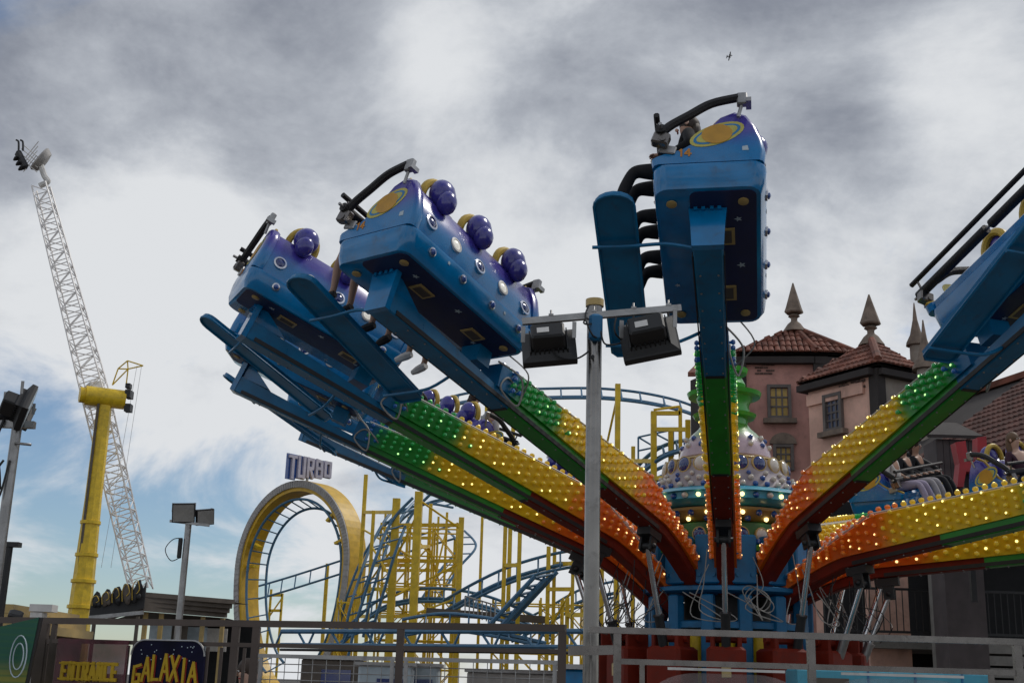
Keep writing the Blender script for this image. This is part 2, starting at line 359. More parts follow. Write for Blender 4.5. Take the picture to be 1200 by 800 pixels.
def make_arm(near):
    root = thing('gondola', (0, 0, 0), '', 'gondola', 'arm mounted gondolas of the spinning ride')
    # beam: lower box girder, split by painted colour
    xs = [0, .4, .8, 1.25, 2.7, 4.85, 7.0]
    for a, b, m_ in ((0, 4, m_red), (4, 5, m_green), (5, 6, m_blue)):
        q = MB(); rg = []
        for i in range(a, b + 1):
            x = xs[i]; wd = .118 if x < 5 else .14; t = .13 if x > .5 else .10
            rg.append([V((x + (0 if i in (0, 6) else (.001 if i == a else 0)), y, bot_at(x) + z)) for y, z in ((-wd, .015), (-wd + .015, 0), (wd - .015, 0), (wd, .015), (wd, t if x < 4.9 else .24), (-wd, t if x < 4.9 else .24))])
        q.loft(rg); q.build('beam', m_, root)
    q = MB()
    for sy in (-1, 1): q.beam((1.4, sy * .124, .035), (6.9, sy * .146, .035), .012, .05)
    q.build('edge_strip', m_blk, root)
    for a, b, m_ in ((.25, 5.15, m_panel),):
        q = MB(); rg = []; n = 24
        for i in range(n + 1):
            x = a + (b - a) * i / n
            rg.append([V((x, y, z)) for y, z in ((-.15, bot_at(x) + .132), (.15, bot_at(x) + .132), (.15, top_at(x) - .02), (.12, top_at(x)), (-.12, top_at(x)), (-.15, top_at(x) - .02))])
        q.loft(rg); q.build('light_box', m_, root)
    q = MB(); q.path([(x * .1, 0, top_at(x * .1) + .012) for x in range(3, 51)], .016, 6)
    for sy in (-1, 1): q.path([(x * .1, sy * .14, top_at(x * .1) + .006) for x in range(3, 51)], .012, 5)
    q.build('ridge_strip', m_ridge, root)
    q = MB()
    for i in range(20):
        for sy in (-1, 1): q.lathe([(.011, 0), (.011, .010), (.006, .012)], 6, (1.3 + .28 * i, sy * .085, -.001), axis=basis((0, 0, -1)))
    q.build('rivets', m_steel, root, kind='stuff')
    for x in (1.28, 2.72, 4.86): q = MB(); q.box((x, 0, .004), (.05, .20, .016)); q.build('joint_plate', m_blk, root)
    if near:
        for p, d, c, l in SPOTS: inst(BME[(c, l)], 'bulb', root, M.Translation(p) @ basis(d).to_4x4() @ M.Scale(1.0 if d.z > .5 else .76, 4))
    else:
        for key, me in BME.items():
            q = MB()
            for p, d, c, l in SPOTS:
                if (c, l) == key:
                    B = basis(d); o_ = len(q.v); q.v += [p + B @ v.co for v in me.vertices]
                    for f in me.polygons: q.f.append([i_ + o_ for i_ in f.vertices]); q.m.append(f.material_index); q.sm.append(True)
            if q.v: q.build('bulb_rows', [BM[key[0]][0], BM[key[0]][1]], root, kind='stuff')
    q = MB(); q.box((1.42, 0, -.06), (.30, .20, .10)); q.box((1.42, -.075, -.19), (.14, .03, .2)); q.box((1.42, .075, -.19), (.14, .03, .2)); q.tube((1.42, -.12, -.22), (1.42, .12, -.22), .03)
    q.build('clevis', m_blk, root)
    # bracket at the tip that carries the car
    q = MB(); q.loft([[V((x, y * wd, z)) for x, y in ((7.0, -1), (7.07, -1), (7.07, 1), (7.0, 1))] for z, wd in ((.0, .147), (.25, .16), (.47, .18))])
    for y in (-.11, -.04, .04, .11): q.box((7.085, y, .44), (.03, .035, .06))
    for sy in (-1, 1): q.add([(6.99, sy * .10, .24), (6.55, sy * .10, .24), (6.99, sy * .10, .5), (6.99, sy * .085, .24), (6.55, sy * .085, .24), (6.99, sy * .085, .5)], [(0, 1, 2), (3, 5, 4), (0, 3, 4, 1), (1, 4, 5, 2), (2, 5, 3, 0)])
    q.build('car_bracket', m_hull, root)
    q = MB(); q.box((5.45, 0, .37), (.22, .26, .25)); q.build('inner_mount', m_blue, root)
    # car: lower hull with rounded plan corners
    def plan(x0, x1, y0, y1, r, z, n=5):
        pts = []
        for cx_, cy_, a in ((x1 - r, y1 - r, 0), (x0 + r, y1 - r, 90), (x0 + r, y0 + r, 180), (x1 - r, y0 + r, 270)):
            for j in range(n + 1): t = R(a + 90 * j / n); pts.append(V((cx_ + r * math.cos(t), cy_ + r * math.sin(t), z)))
        return pts
    q = MB(); q.loft([plan(5.15 + i, 7.40 - i, -.50 + i * .3, .55 - i, .13, z) for z, i in ((.502, .075), (.506, .06), (.585, .022), (.735, .0), (.765, .004), (.772, .04))], smooth=True)
    car = q.build('car_hull', m_hull, root)
    q = MB(); q.loft([plan(5.26, 7.30, -.16, .45, .08, z) for z in (.494, .5015)]); q.build('floor_panel', m_navy, car)
    for x, y in ((5.75, .16), (6.65, .16)):
        q = MB(); q.box((x, y, .490), (.24, .17, .012), mi=0); q.box((x, y, .4825), (.18, .11, .006), mi=1); q.build('floor_hatch', [m_cream, m_wood], car)
    for x, y in ((5.4, .33), (7.15, .33), (7.15, -.33), (5.4, -.33)):
        q = MB(); q.lathe([(.05, .494), (.05, .482), (.03, .476)], 12, (x, y, 0)); q.build('floor_reflector', m_cream, car)
    star = [(math.sin(R(36 * i)) * (1 if i % 2 == 0 else .42), math.cos(R(36 * i)) * (1 if i % 2 == 0 else .42)) for i in range(10)]
    def stars(sp, o, ax, ay):
        for k, (a, b, r) in enumerate(sp):
            q = MB(); q.prism([(a + x * r, b + y * r) for x, y in star], o, ax, ay, .003); q.build('star_decal', m_pale, car)
    stars([(5.6, -.05, .035), (6.9, -.28, .04), (6.2, -.30, .045), (7.0, -.05, .03), (5.9, .34, .03)], (0, 0, .4935), (1, 0, 0), (0, -1, 0))
    # upper shell with seat row
    prof = [(-.49, .775), (-.50, .84), (-.46, .88), (-.30, .86), (.02, .85), (.12, .92), (.20, 1.28), (.26, 1.36), (.34, 1.36), (.42, 1.26), (.49, 1.08), (.525, .92), (.51, .775)]
    q = MB(); q.loft([[V((x, y * s_ + (1 - s_) * .1, .775 + (z - .775) * t)) for y, z in prof] for x, s_, t in ((5.22, .93, .94), (5.30, 1, 1), (6.27, 1, 1), (7.25, 1, 1), (7.33, .93, .94))], smooth=True)
    q.build('seat_shell', m_shell, root)
    # end cheeks
    ck = [(-.50, .776), (-.515, .86), (-.42, .90), (-.25, .95), (-.08, 1.07), (.04, 1.24), (.14, 1.37), (.27, 1.43), (.38, 1.38), (.46, 1.24), (.52, 1.05), (.545, .90), (.53, .776)]
    ckc = [(-p[0] * .0 + p[0], p[1]) for p in ck]
    for sx, x in ((-1, 5.20), (1, 7.31)):
        q = MB(); cyy, czz = .05, .95
        rings = [[V((x + sx * dx, cyy + (y - cyy) * s_, czz + (z - czz) * (s_ if z > .8 else 1))) for y, z in ckc] for dx, s_ in ((-.05, .97), (-.02, 1), (.03, 1), (.065, .97), (.085, .90))]
        q.loft(rings, smooth=True); chk = q.build('end_cheek', m_shell, root)
        q = MB(); q.path([(x + sx * .01, p.x, p.y + .008) for p in cr([(a, b, 0) for a, b in ck[1:8]], 4)], .022, 6)
        q.build('gold_trim', m_gold, chk)
        # ringed planet emblem and number on the cheek
        o = V((x + sx * .0862, .10, 1.12)); ax = V((0, sx, 0)); ay = V((0, 0, 1))
        for nm, rx, ry, rot, dz, m_ in (('planet_ring', .27, .125, 22, .0, m_ringy), ('planet_gap', .235, .095, 22, .002, m_hull), ('planet_band', .205, .075, 22, .004, m_ringy), ('planet_disc', .145, .12, 10, .006, m_amber)):
            q = MB(); c_, s_ = math.cos(R(rot)), math.sin(R(rot))
            q.prism([(rx * math.cos(t) * c_ - ry * math.sin(t) * s_, rx * math.cos(t) * s_ + ry * math.sin(t) * c_) for t in [2 * math.pi * i / 24 for i in range(24)]], o + V((sx * dz, 0, 0)) + V((0, 0, -.0)), ax, ay, .003)
            q.build(nm, m_, chk)
        q = MB(); q.prism([(-.03, -.03), (.03, -.03), (.02, .03), (-.03, .02)], (x + sx * .0862, .36, .93), ax, ay, .002); q.build('decal_patch', m_pale, chk)
        if sx > 0:
            q = MB(); letter(q, '1', (x + .0862, -.26, .86), (0, 1, 0), (0, 0, 1), .06, .085, .018, .004); letter(q, '4', (x + .0862, -.20, .86), (0, 1, 0), (0, 0, 1), .06, .085, .018, .004); q.build('car_number', m_orange_paint, chk)
    # portholes along the back
    for i, x in enumerate((5.42, 5.84, 6.27, 6.69, 7.11)):
        Bx = basis((0, 1, .28)); lit_ = i % 2 == 1
        q = MB(); q.lathe([(.082, -.02), (.086, .022), (.064, .026), (.062, .0)], 18, (x, .505, .97), axis=Bx); rg = q.build('porthole', m_chrome if not lit_ else m_white, root)
        q = MB(); q.lathe([(.064, .0), (.055, .022), (.03, .036), (.004, .04)], 16, (x, .505, .97), axis=Bx); q.build('glass', m_plit if lit_ else m_pglass, rg)
    for i, x in enumerate((5.48, 5.98, 6.50, 7.02)):
        q = MB(); q.lathe([(.05, -.01), (.05, .02), (.038, .024)], 14, (x, .538, .66), axis=basis((0, 1, -.12))); l_ = q.build('hull_lamp', m_chrome, root)
        q = MB(); q.lathe([(.036, .018), (.028, .04), (.006, .05)], 12, (x, .538, .66), axis=basis((0, 1, -.12))); q.build('lens', m_bluestud, l_)
    for x, m_ in ((5.75, m_pale), (6.75, m_pale)):
        q = MB(); q.prism([(px * .026, pz * .026) for px, pz in star], (x, .545, .70), (-1, 0, 0), (0, 0, 1), .004); q.build('star_decal', m_, root)
    # headrests
    for x in (5.62, 6.28, 6.94):
        q = MB(); q.ball((x, .38, 1.47), (.165, .13, .175), 16, 10); q.ball((x, .47, 1.35), (.115, .11, .14), 14, 9); hr = q.build('headrest', m_purp, root)
        q = MB(); q.path([(x + .185 * math.cos(t), .27, 1.41 + .225 * math.sin(t)) for t in [R(-10 + 200 * i / 14) for i in range(15)]], .045, 8); q.build('headrest_trim', m_gold, hr)
        q = MB(); q.ball((x, .24, 1.12), (.22, .10, .28), 12, 8); q.ball((x, -.14, .89), (.26, .30, .07), 12, 6); q.build('seat_pad', m_purp, root)
    # lap bar: padded end arms, twin bars, hinge boxes
    for sx, x in ((-1, 5.10), (1, 7.45)):
        q = MB(); q.path(cr([(x, .30, 1.53), (x, .05, 1.47), (x, -.16, 1.33), (x, -.32, 1.22), (x, -.40, 1.14)], 5), .045, 8)
        q.build('bar_arm', m_black, root)
    q = MB(); q.tube((5.02, -.42, 1.12), (6.22, -.42, 1.12), .052, 10); q.tube((6.30, -.42, 1.12), (7.52, -.42, 1.12), .052, 10); q.build('padded_bar', m_black, root)
    q = MB(); q.tube((4.95, -.42, 1.12), (7.58, -.42, 1.12), .018, 8); q.build('bar_core', m_steel, root)
    q = MB(); q.tube((5.0, -.46, 1.27), (7.54, -.46, 1.27), .030, 8); q.build('grab_bar', m_black, root)
    for x in (5.10, 7.45):
        q = MB(); q.box((x, -.42, 1.03), (.10, .16, .14), basis((0, .3, 1), (1, 0, 0)), bev=.015); q.tube((x, -.42, 1.10), (x, -.46, 1.27), .014); q.tube((x - .06, -.40, 1.0), (x + .06, -.40, 1.0), .03); q.build('hinge_box', m_alu, root)
        q = MB(); q.box((x, .34, 1.50), (.07, .10, .15), bev=.012); q.tube((x, .34, 1.46), (x * .98 + .125, .30, 1.30), .018); q.box((x, .40, 1.45), (.12, .05, .05)); q.build('rear_hinge', m_steel, root)
        q = MB(); q.box((x + (-.03 if x < 6 else -.05), -.36, .95), (.03, .16, .10), basis((0, .25, 1), (1, 0, 0)), bev=.01); q.build('hinge_plate', m_steel, root)
    # foot board and stays
    ol = []
    for t in range(9): a = R(-90 + 180 * t / 8); ol.append((1.98 + .14 * math.cos(a), .185 * math.sin(a)))
    ol += [(.05, .185), (0, .14), (0, -.14), (.05, -.185)]
    ax = V((2.12, 0, .36)).normalized()
    q = MB(); q.prism(ol, (5.42, -.84, -.08), ax, (0, 1, 0), .05); fb = q.build('foot_board', m_blue, root)
    q = MB(); n_ = ax.cross(V((0, 1, 0))).normalized(); q.path([V((5.42, -.84, -.08)) + ax * a + V((0, 1, 0)) * b - n_ * .006 for a, b in ol], .016, 5, closed=True); q.build('rim', m_blue, fb)
    for x, z in ((6.95, .15), (5.62, -.06)):
        q = MB(); q.path(cr([(x, -.10, .06), (x, -.40, z - .02), (x, -.75, z - .035), (x, -1.08, z - .03)], 4), .019, 6); q.build('stay', m_blue, root)
    # drooping cables under the car
    q = MB(); q.path(cr([(5.2, .12, .42), (4.95, .30, .30), (4.85, .24, .02), (5.1, .16, .12), (5.02, .16, .30), (4.8, .15, .25)], 6), .012, 5); q.path(cr([(5.25, .25, .48), (5.0, .42, .32), (4.75, .2, .20)], 6), .009, 5); q.build('cable', m_cable, root)
    for o in [c for c in bpy.data.objects if c.parent == root]:
        if o.name.split('.')[0] in ('car_hull', 'seat_shell', 'end_cheek', 'porthole', 'hull_lamp', 'star_decal', 'headrest', 'seat_pad', 'bar_arm', 'padded_bar', 'bar_core', 'grab_bar', 'hinge_box', 'rear_hinge', 'hinge_plate'): o.location.z = -.05
    return root
ARML = {0: 'rising arm pointing at the viewer, its car seen end-on above the floodlight beam',
        1: 'rising arm left of the floodlight pole, lifting the large blue car with bare legged riders',
        2: 'rising arm whose blue car sits just behind the legs of the bare legged riders',
        3: 'lowest of the three left rising arms, its car mostly hidden under another blue car',
        4: 'arm behind the lowest left car, its thin foot board just above the TURBO sign',
        5: 'far left arm whose three purple headrests show above the yellow bulb rows',
        6: 'far arm behind the floodlight pole with two dark haired riders',
        7: 'far arm hidden behind the decorated centre dome',
        8: 'far arm right of the dome whose riders in grey and black trousers face the viewer',
        -1: 'rising arm on the right edge with long black padded bars above its blue car',
        -2: 'almost level arm at the right with yellow bulbs along its top edge',
        -3: 'lowest nearly level arm at the right, below the one topped with yellow bulbs',
        -4: 'arm at far right behind the nearly level arms, showing white top ridge',
        -5: 'far right arm carrying the fair haired woman beside the red letter'}
near0, far0 = make_arm(True), make_arm(False)
for root in (near0, far0):
    st = [root]
    while st:
        o = st.pop(); KIDS[o.name] = []
    for o in bpy.data.objects:
        if o.parent: KIDS.setdefault(o.parent.name, []); (o in KIDS[o.parent.name]) or KIDS[o.parent.name].append(o)
used = set()
for k in (0, 1, -1, 2, -2, 3, -3, 4, 5, 6, 7, 8, -4, -5):
    src = near0 if k in (0, 1, 2, 3, -1, -2) else far0
    if src.name in used: o = copy_tree(src)
    else: o = src; used.add(src.name)
    o.matrix_world = arm_matrix(k); o['label'] = ARML[k]

# ---------------------------------------------------------------- hydraulic rams
RAMG = 'hydraulic rams lifting the arms'
RL = {0: 'upright ram under the arm that points at the viewer', 1: 'dark ram just right of the floodlight pole under the nearest left arm', 2: 'ram leaning left behind the floodlight pole',
      3: 'silver ram left of the floodlight pole under the lowest left arms', 4: 'dark leaning ram at far left of the hub', -1: 'ram right of the hub centre under the steep right arm',
      5: 'ram at the back left of the hub behind the dark leaning rams', 8: 'ram at the back right of the hub behind the blue ram',
      -2: 'silver ram under the nearly level right arm', -3: 'shiny ram rightmost below the lowest right arm', -4: 'ram at the right behind the two shiny rams', -5: 'blue ram right of the hub under the far arm'}
for k in PHI:
    if k in (6, 7): continue
    Mx = arm_matrix(k); a = R(A0 + AZ.get(k, 0) - k * 360 / NARM); d = V((math.sin(a), -math.cos(a), 0))
    top = Mx @ V((1.42, 0, -.22)); bot = V((HUB.x, HUB.y, 1.55)) + d * 1.62
    mid = bot.lerp(top, .52)
    t = thing('hydraulic_ram', bot, RL.get(k, 'hydraulic ram hidden at the far side of the hub'), 'hydraulic ram', RAMG)
    q = MB(); q.tube(bot, mid, .062, 12); q.tube(mid, mid.lerp(top, .03), .075, 12); q.build('barrel', mat('dark_blue_ram', (.02, .02, .09), .4) if k == -5 else m_blk if k >= -1 else m_steel, t, True)
    q = MB(); q.tube(mid, top, .036, 12); q.build('rod', m_chrome, t, True)
    q = MB(); q.tube(top - Mx.to_3x3() @ V((0, .09, 0)), top + Mx.to_3x3() @ V((0, .09, 0)), .05, 10); q.build('end_eye', m_blk, t, True)

# ---------------------------------------------------------------- hub
hub = thing('ride_hub', (HUB.x, HUB.y, .85), 'tall centre hub of blue posts topped by a jewelled pink and green onion dome', 'ride hub')
H = V((HUB.x, HUB.y, 0))
def zat(y): return at(852, y, 18.0).z
def lathe_part(name, prof, m_, n=40, par=hub):
    q = MB(); q.lathe(prof, n, H); return q.build(name, m_, par, True)
q = MB(); q.lathe([(.62, .86), (.62, 3.55)], 24, H); q.build('core_column', m_blk, hub, True)
lathe_part('ring_plate', [(1.16, 2.88), (1.24, 2.91), (1.24, 2.96), (1.16, 2.98)], m_hubblue, 28)
lathe_part('ring_plate', [(1.05, 2.40), (1.12, 2.42), (1.12, 2.50), (1.05, 2.52)], m_hubblue, 28)
for k in range(NARM):
    a = R(A0 + 360 / NARM * (k + .5)); d = V((math.sin(a), -math.cos(a), 0)); B = basis((0, 0, 1), d)
    q = MB(); q.box(H + d * 1.02 + V((0, 0, 3.33)), (.26, .33, .66), B, bev=.02)
    for sy in (-.1, .1):
        q.tube(H + d * 1.15 + B @ V((0, sy, 0)) + V((0, 0, 3.12)), H + d * 1.18 + B @ V((0, sy, 0)) + V((0, 0, 3.12)), .03, 6)
    q.build('pivot_post', m_hubblue, hub, True)
    q = MB(); q.box(H + d * 1.1 + V((0, 0, 1.86)), (.16, .17, 2.0), B, bev=.02); q.build('lower_post', m_hubblue if k % 2 else m_hubblue, hub, True)
    a2 = R(A0 + 360 / NARM * k); d2 = V((math.sin(a2), -math.cos(a2), 0)); B2 = basis((0, 0, 1), d2)
    q = MB(); q.tube(H + d2 * .95 + V((0, 0, .9)), H + d2 * .95 + V((0, 0, 2.35)), .11, 12); q.build('yellow_pillar', m_cyel, hub, True)
    q = MB(); q.box(H + d2 * 1.62 + V((0, 0, 1.50)), (.55, .50, 1.30), B2, bev=.04)
    for sy in (-1, 1): q.box(H + d2 * 1.66 + B2 @ V((0, sy * .17, 0)) + V((0, 0, 2.23)), (.34, .06, .26), B2, bev=.012)
    q.tube(H + d2 * 1.66 + B2 @ V((0, -.26, 0)) + V((0, 0, 2.25)), H + d2 * 1.66 + B2 @ V((0, .26, 0)) + V((0, 0, 2.25)), .05, 8)
    q.build('ram_anchor', m_red, hub, True)
    if k % 2 == 0:
        q = MB(); q.box(H + d2 * 1.905 + V((0, 0, 1.85)), (.012, .12, .16), basis((0, .2, 1), d2)); q.build('notice_plate', m_cream, hub, True)
zf = zat(650)
lathe_part('green_flange', [(.98, zf - .06), (1.10, zf - .04), (1.10, zf + .03), (1.0, zf + .05)], m_neck)
lathe_part('porthole_band', [(.80, zf + .051), (.84, zf + .10), (.84, zat(620)), (.80, zat(618))], m_dgreen)
lathe_part('mustard_bowl', [(.80, zat(618) + .002), (.95, zat(613)), (1.02, zat(607)), (1.02, zat(604))], m_belly)
zb = zat(603)
lathe_part('blue_rim', [(1.0, zb), (1.17, zb + .06), (1.22, zb + .08), (1.14, zb + .085), (1.14, zb + .19), (1.22, zb + .195), (1.16, zb + .25), (1.0, zb + .27)], m_lblue)
z1 = zb + .275
prof = [(1.04, z1), (.98, z1 + .12), (.92, z1 + .22), (.88, z1 + .36), (.86, z1 + .42)]
lathe_part('pink_drum', prof, mat('pink_drum_paint', (.30, .25, .26), .32, dirt=.25, coat=.3))
z2 = z1 + .422
lathe_part('cream_cornice', [(.84, z2), (.86, z2 + .02), (.80, z2 + .05), (.68, z2 + .07)], m_cream)
z3 = z2 + .07
lathe_part('dome', [(.66, z3), (.68, z3 + .03), (.65, z3 + .14), (.58, z3 + .28), (.48, z3 + .40), (.39, z3 + .48), (.35, z3 + .54)], grad_mat('dome_paint', (.44, .32, .36), (.10, .30, .05), z3 + .20 - .85, z3 + .46 - .85))
z4 = z3 + .54
lathe_part('neck', [(.34, z4), (.34, z4 + .10), (.44, z4 + .11), (.47, z4 + .16), (.38, z4 + .17), (.36, z4 + .30), (.42, z4 + .42), (.53, z4 + .43), (.55, z4 + .49), (.40, z4 + .50), (.30, z4 + .56)], m_neck)
lathe_part('finial_cap', [(.30, z4 + .562), (.32, z4 + .62), (.26, z4 + .74), (.16, z4 + .78), (.34, z4 + .79), (.36, z4 + .86), (.1, z4 + .9)], m_neck)
def mk(prof, m_, n=12):
    q = MB(); q.lathe(prof, n); o = q.build('stud', m_); me = o.data; bpy.data.objects.remove(o); return me
me_pearl = mk([(.02, -.02), (.055, .0), (.06, .03), (.04, .07), (.01, .085)], m_pearl, 10)
me_blue = mk([(.02, -.02), (.06, .0), (.06, .02), (.03, .06), (.01, .065)], m_bluestud, 8)
me_gem = mk([(.10, -.02), (.10, .015), (.085, .03), (.05, .045), (.01, .05)], m_pglass, 16)
me_ring = mk([(.118, -.02), (.118, .02), (.102, .024), (.10, .0)], m_cream, 18)
me_wht = mk([(.10, -.02), (.10, .015), (.085, .03), (.05, .045), (.01, .05)], m_pearl, 16)
me_lamp = mk([(.02, -.01), (.04, .0), (.04, .03), (.01, .06)], m_warm, 8)
def ring(name, mes, n, r, z, off=0, tilt=.2, sc=1.0, half=True):
    for i in range(n):
        a = 2 * math.pi * (i + off) / n; d = V((math.sin(a), -math.cos(a), 0))
        if half and d.y > .35: continue
        me = mes[i % len(mes)]
        inst(me, name, hub, M.Translation(H - hub.location + d * r + V((0, 0, z))) @ basis(d + V((0, 0, tilt))).to_4x4() @ M.Scale(sc, 4))
ring('pearl_stud', [me_pearl, me_pearl, me_blue], 34, .98, z1 + .12, 0, .5, .68)
ring('pearl_stud', [me_pearl, me_blue, me_blue, me_pearl], 36, 1.04, z1 + .03, .3, .4, .7)
ring('pearl_stud', [me_blue, me_pearl, me_pearl], 22, .94, z1 + .20, .6, .5, .55)
ring('gem', [me_gem, me_gem, me_wht, me_wht], 20, .885, z1 + .35, .2, .1); ring('gem_ring', [me_ring], 20, .882, z1 + .35, .2, .1)
ring('rim_lamp', [me_lamp, me_blue, me_pearl], 36, 1.14, zb + .137, .1, 0, .8)
ring('gem', [me_gem, me_wht], 18, .85, zat(633), .2, 0, .9); ring('gem_ring', [me_ring], 18, .848, zat(633), .2, 0, .9)
ring('pearl_stud', [me_blue, me_blue, me_pearl], 30, .93, zf + .08, .4, .3, 1.1)
ring('bowl_lamp', [me_lamp, me_blue, me_blue], 26, 1.0, zat(610), .2, -.3, .8); ring('bowl_lamp', [me_blue, me_lamp], 20, .90, zat(615.5), .5, -.6, .8)
ring('dome_stud', [me_blue, me_pearl], 16, .625, z3 + .18, .1, .5, .7); ring('dome_stud', [me_pearl, me_blue], 16, .57, z3 + .29, .3, .8, .7)
# loose cables around the hub
rc = random.Random(5)
for k in range(-4, 6):
    a = R(A0 - (k + .35) * 360 / NARM); d = V((math.sin(a), -math.cos(a), 0)); s_ = V((math.cos(a), math.sin(a), 0))
    q = MB()
    for j in range(2):
        z0 = rc.uniform(3.1, 3.45); r0 = 1.25 + rc.uniform(0, .25)
        q.path(cr([H + d * r0 + V((0, 0, z0)), H + d * (r0 + .12) + s_ * rc.uniform(-.1, .1) + V((0, 0, 2.95)), H + d * (r0 + .25) + s_ * rc.uniform(-.2, .2) + V((0, 0, 2.6 + rc.uniform(-.1, .1))), H + d * (r0 + .25) + s_ * rc.uniform(-.45, .45) + V((0, 0, 2.5)), H + d * (r0 + .1) + s_ * rc.uniform(-.4, .4) + V((0, 0, 2.8 + rc.uniform(-.1, .1)))], 6), .0075, 5)
    if k == -1:
        for j in range(3): q.path([H + d * 1.42 + s_ * (.11 + .025 * j) * math.cos(t + .4 * j) * (1.2 + .2 * math.sin(2 * t + j)) + V((0, 0, 2.78 + (.13 + .02 * j) * math.sin(t))) + d * .02 * j for t in [2 * math.pi * i / 20 for i in range(20)]], .0075, 5, closed=True)
    q.build('loose_cable', m_cable, hub, True)
rg = random.Random(9)
q = MB()
for i in range(24):
    a = R(rg.choice([rg.uniform(-75, -40), rg.uniform(38, 75)])); d = V((math.sin(a), -math.cos(a), 0)); s_ = V((math.cos(a), math.sin(a), 0)); b = H + d * rg.uniform(1.3, 2.1)
    q.path(cr([b + V((0, 0, rg.uniform(2.9, 3.3))), b + s_ * rg.uniform(-.3, .3) + V((0, 0, 2.75)), b + s_ * rg.uniform(-.5, .5) + d * .2 + V((0, 0, rg.uniform(2.35, 2.7))), b + s_ * rg.uniform(-.3, .3) + V((0, 0, 2.3))], 5), .0065, 4)
q.build('cable_tangle', m_blk, hub, True, kind='stuff')

# ---------------------------------------------------------------- people
def skin_mesh(name, nodes, edges, root=0, lv=2):
    me = bpy.data.meshes.new(name); me.from_pydata([n[0] for n in nodes], edges, [])
    o = bpy.data.objects.new(name, me); COL.objects.link(o)
    mo = o.modifiers.new('s', 'SKIN'); mo.use_smooth_shade = True
    ly = me.skin_vertices[0] if me.skin_vertices else None
    if ly is None:
        bm = bmesh.new(); bm.from_mesh(me); bm.verts.layers.skin.verify(); bm.to_mesh(me); bm.free(); ly = me.skin_vertices[0]
    for i, n in enumerate(nodes):
        r = n[1]; ly.data[i].radius = r if isinstance(r, tuple) else (r, r); ly.data[i].use_root = (i == root)
    su = o.modifiers.new('u', 'SUBSURF'); su.levels = lv; su.render_levels = lv
    dg = bpy.context.evaluated_depsgraph_get(); out = bpy.data.meshes.new_from_object(o.evaluated_get(dg))
    bpy.data.objects.remove(o); bpy.data.meshes.remove(me); return out
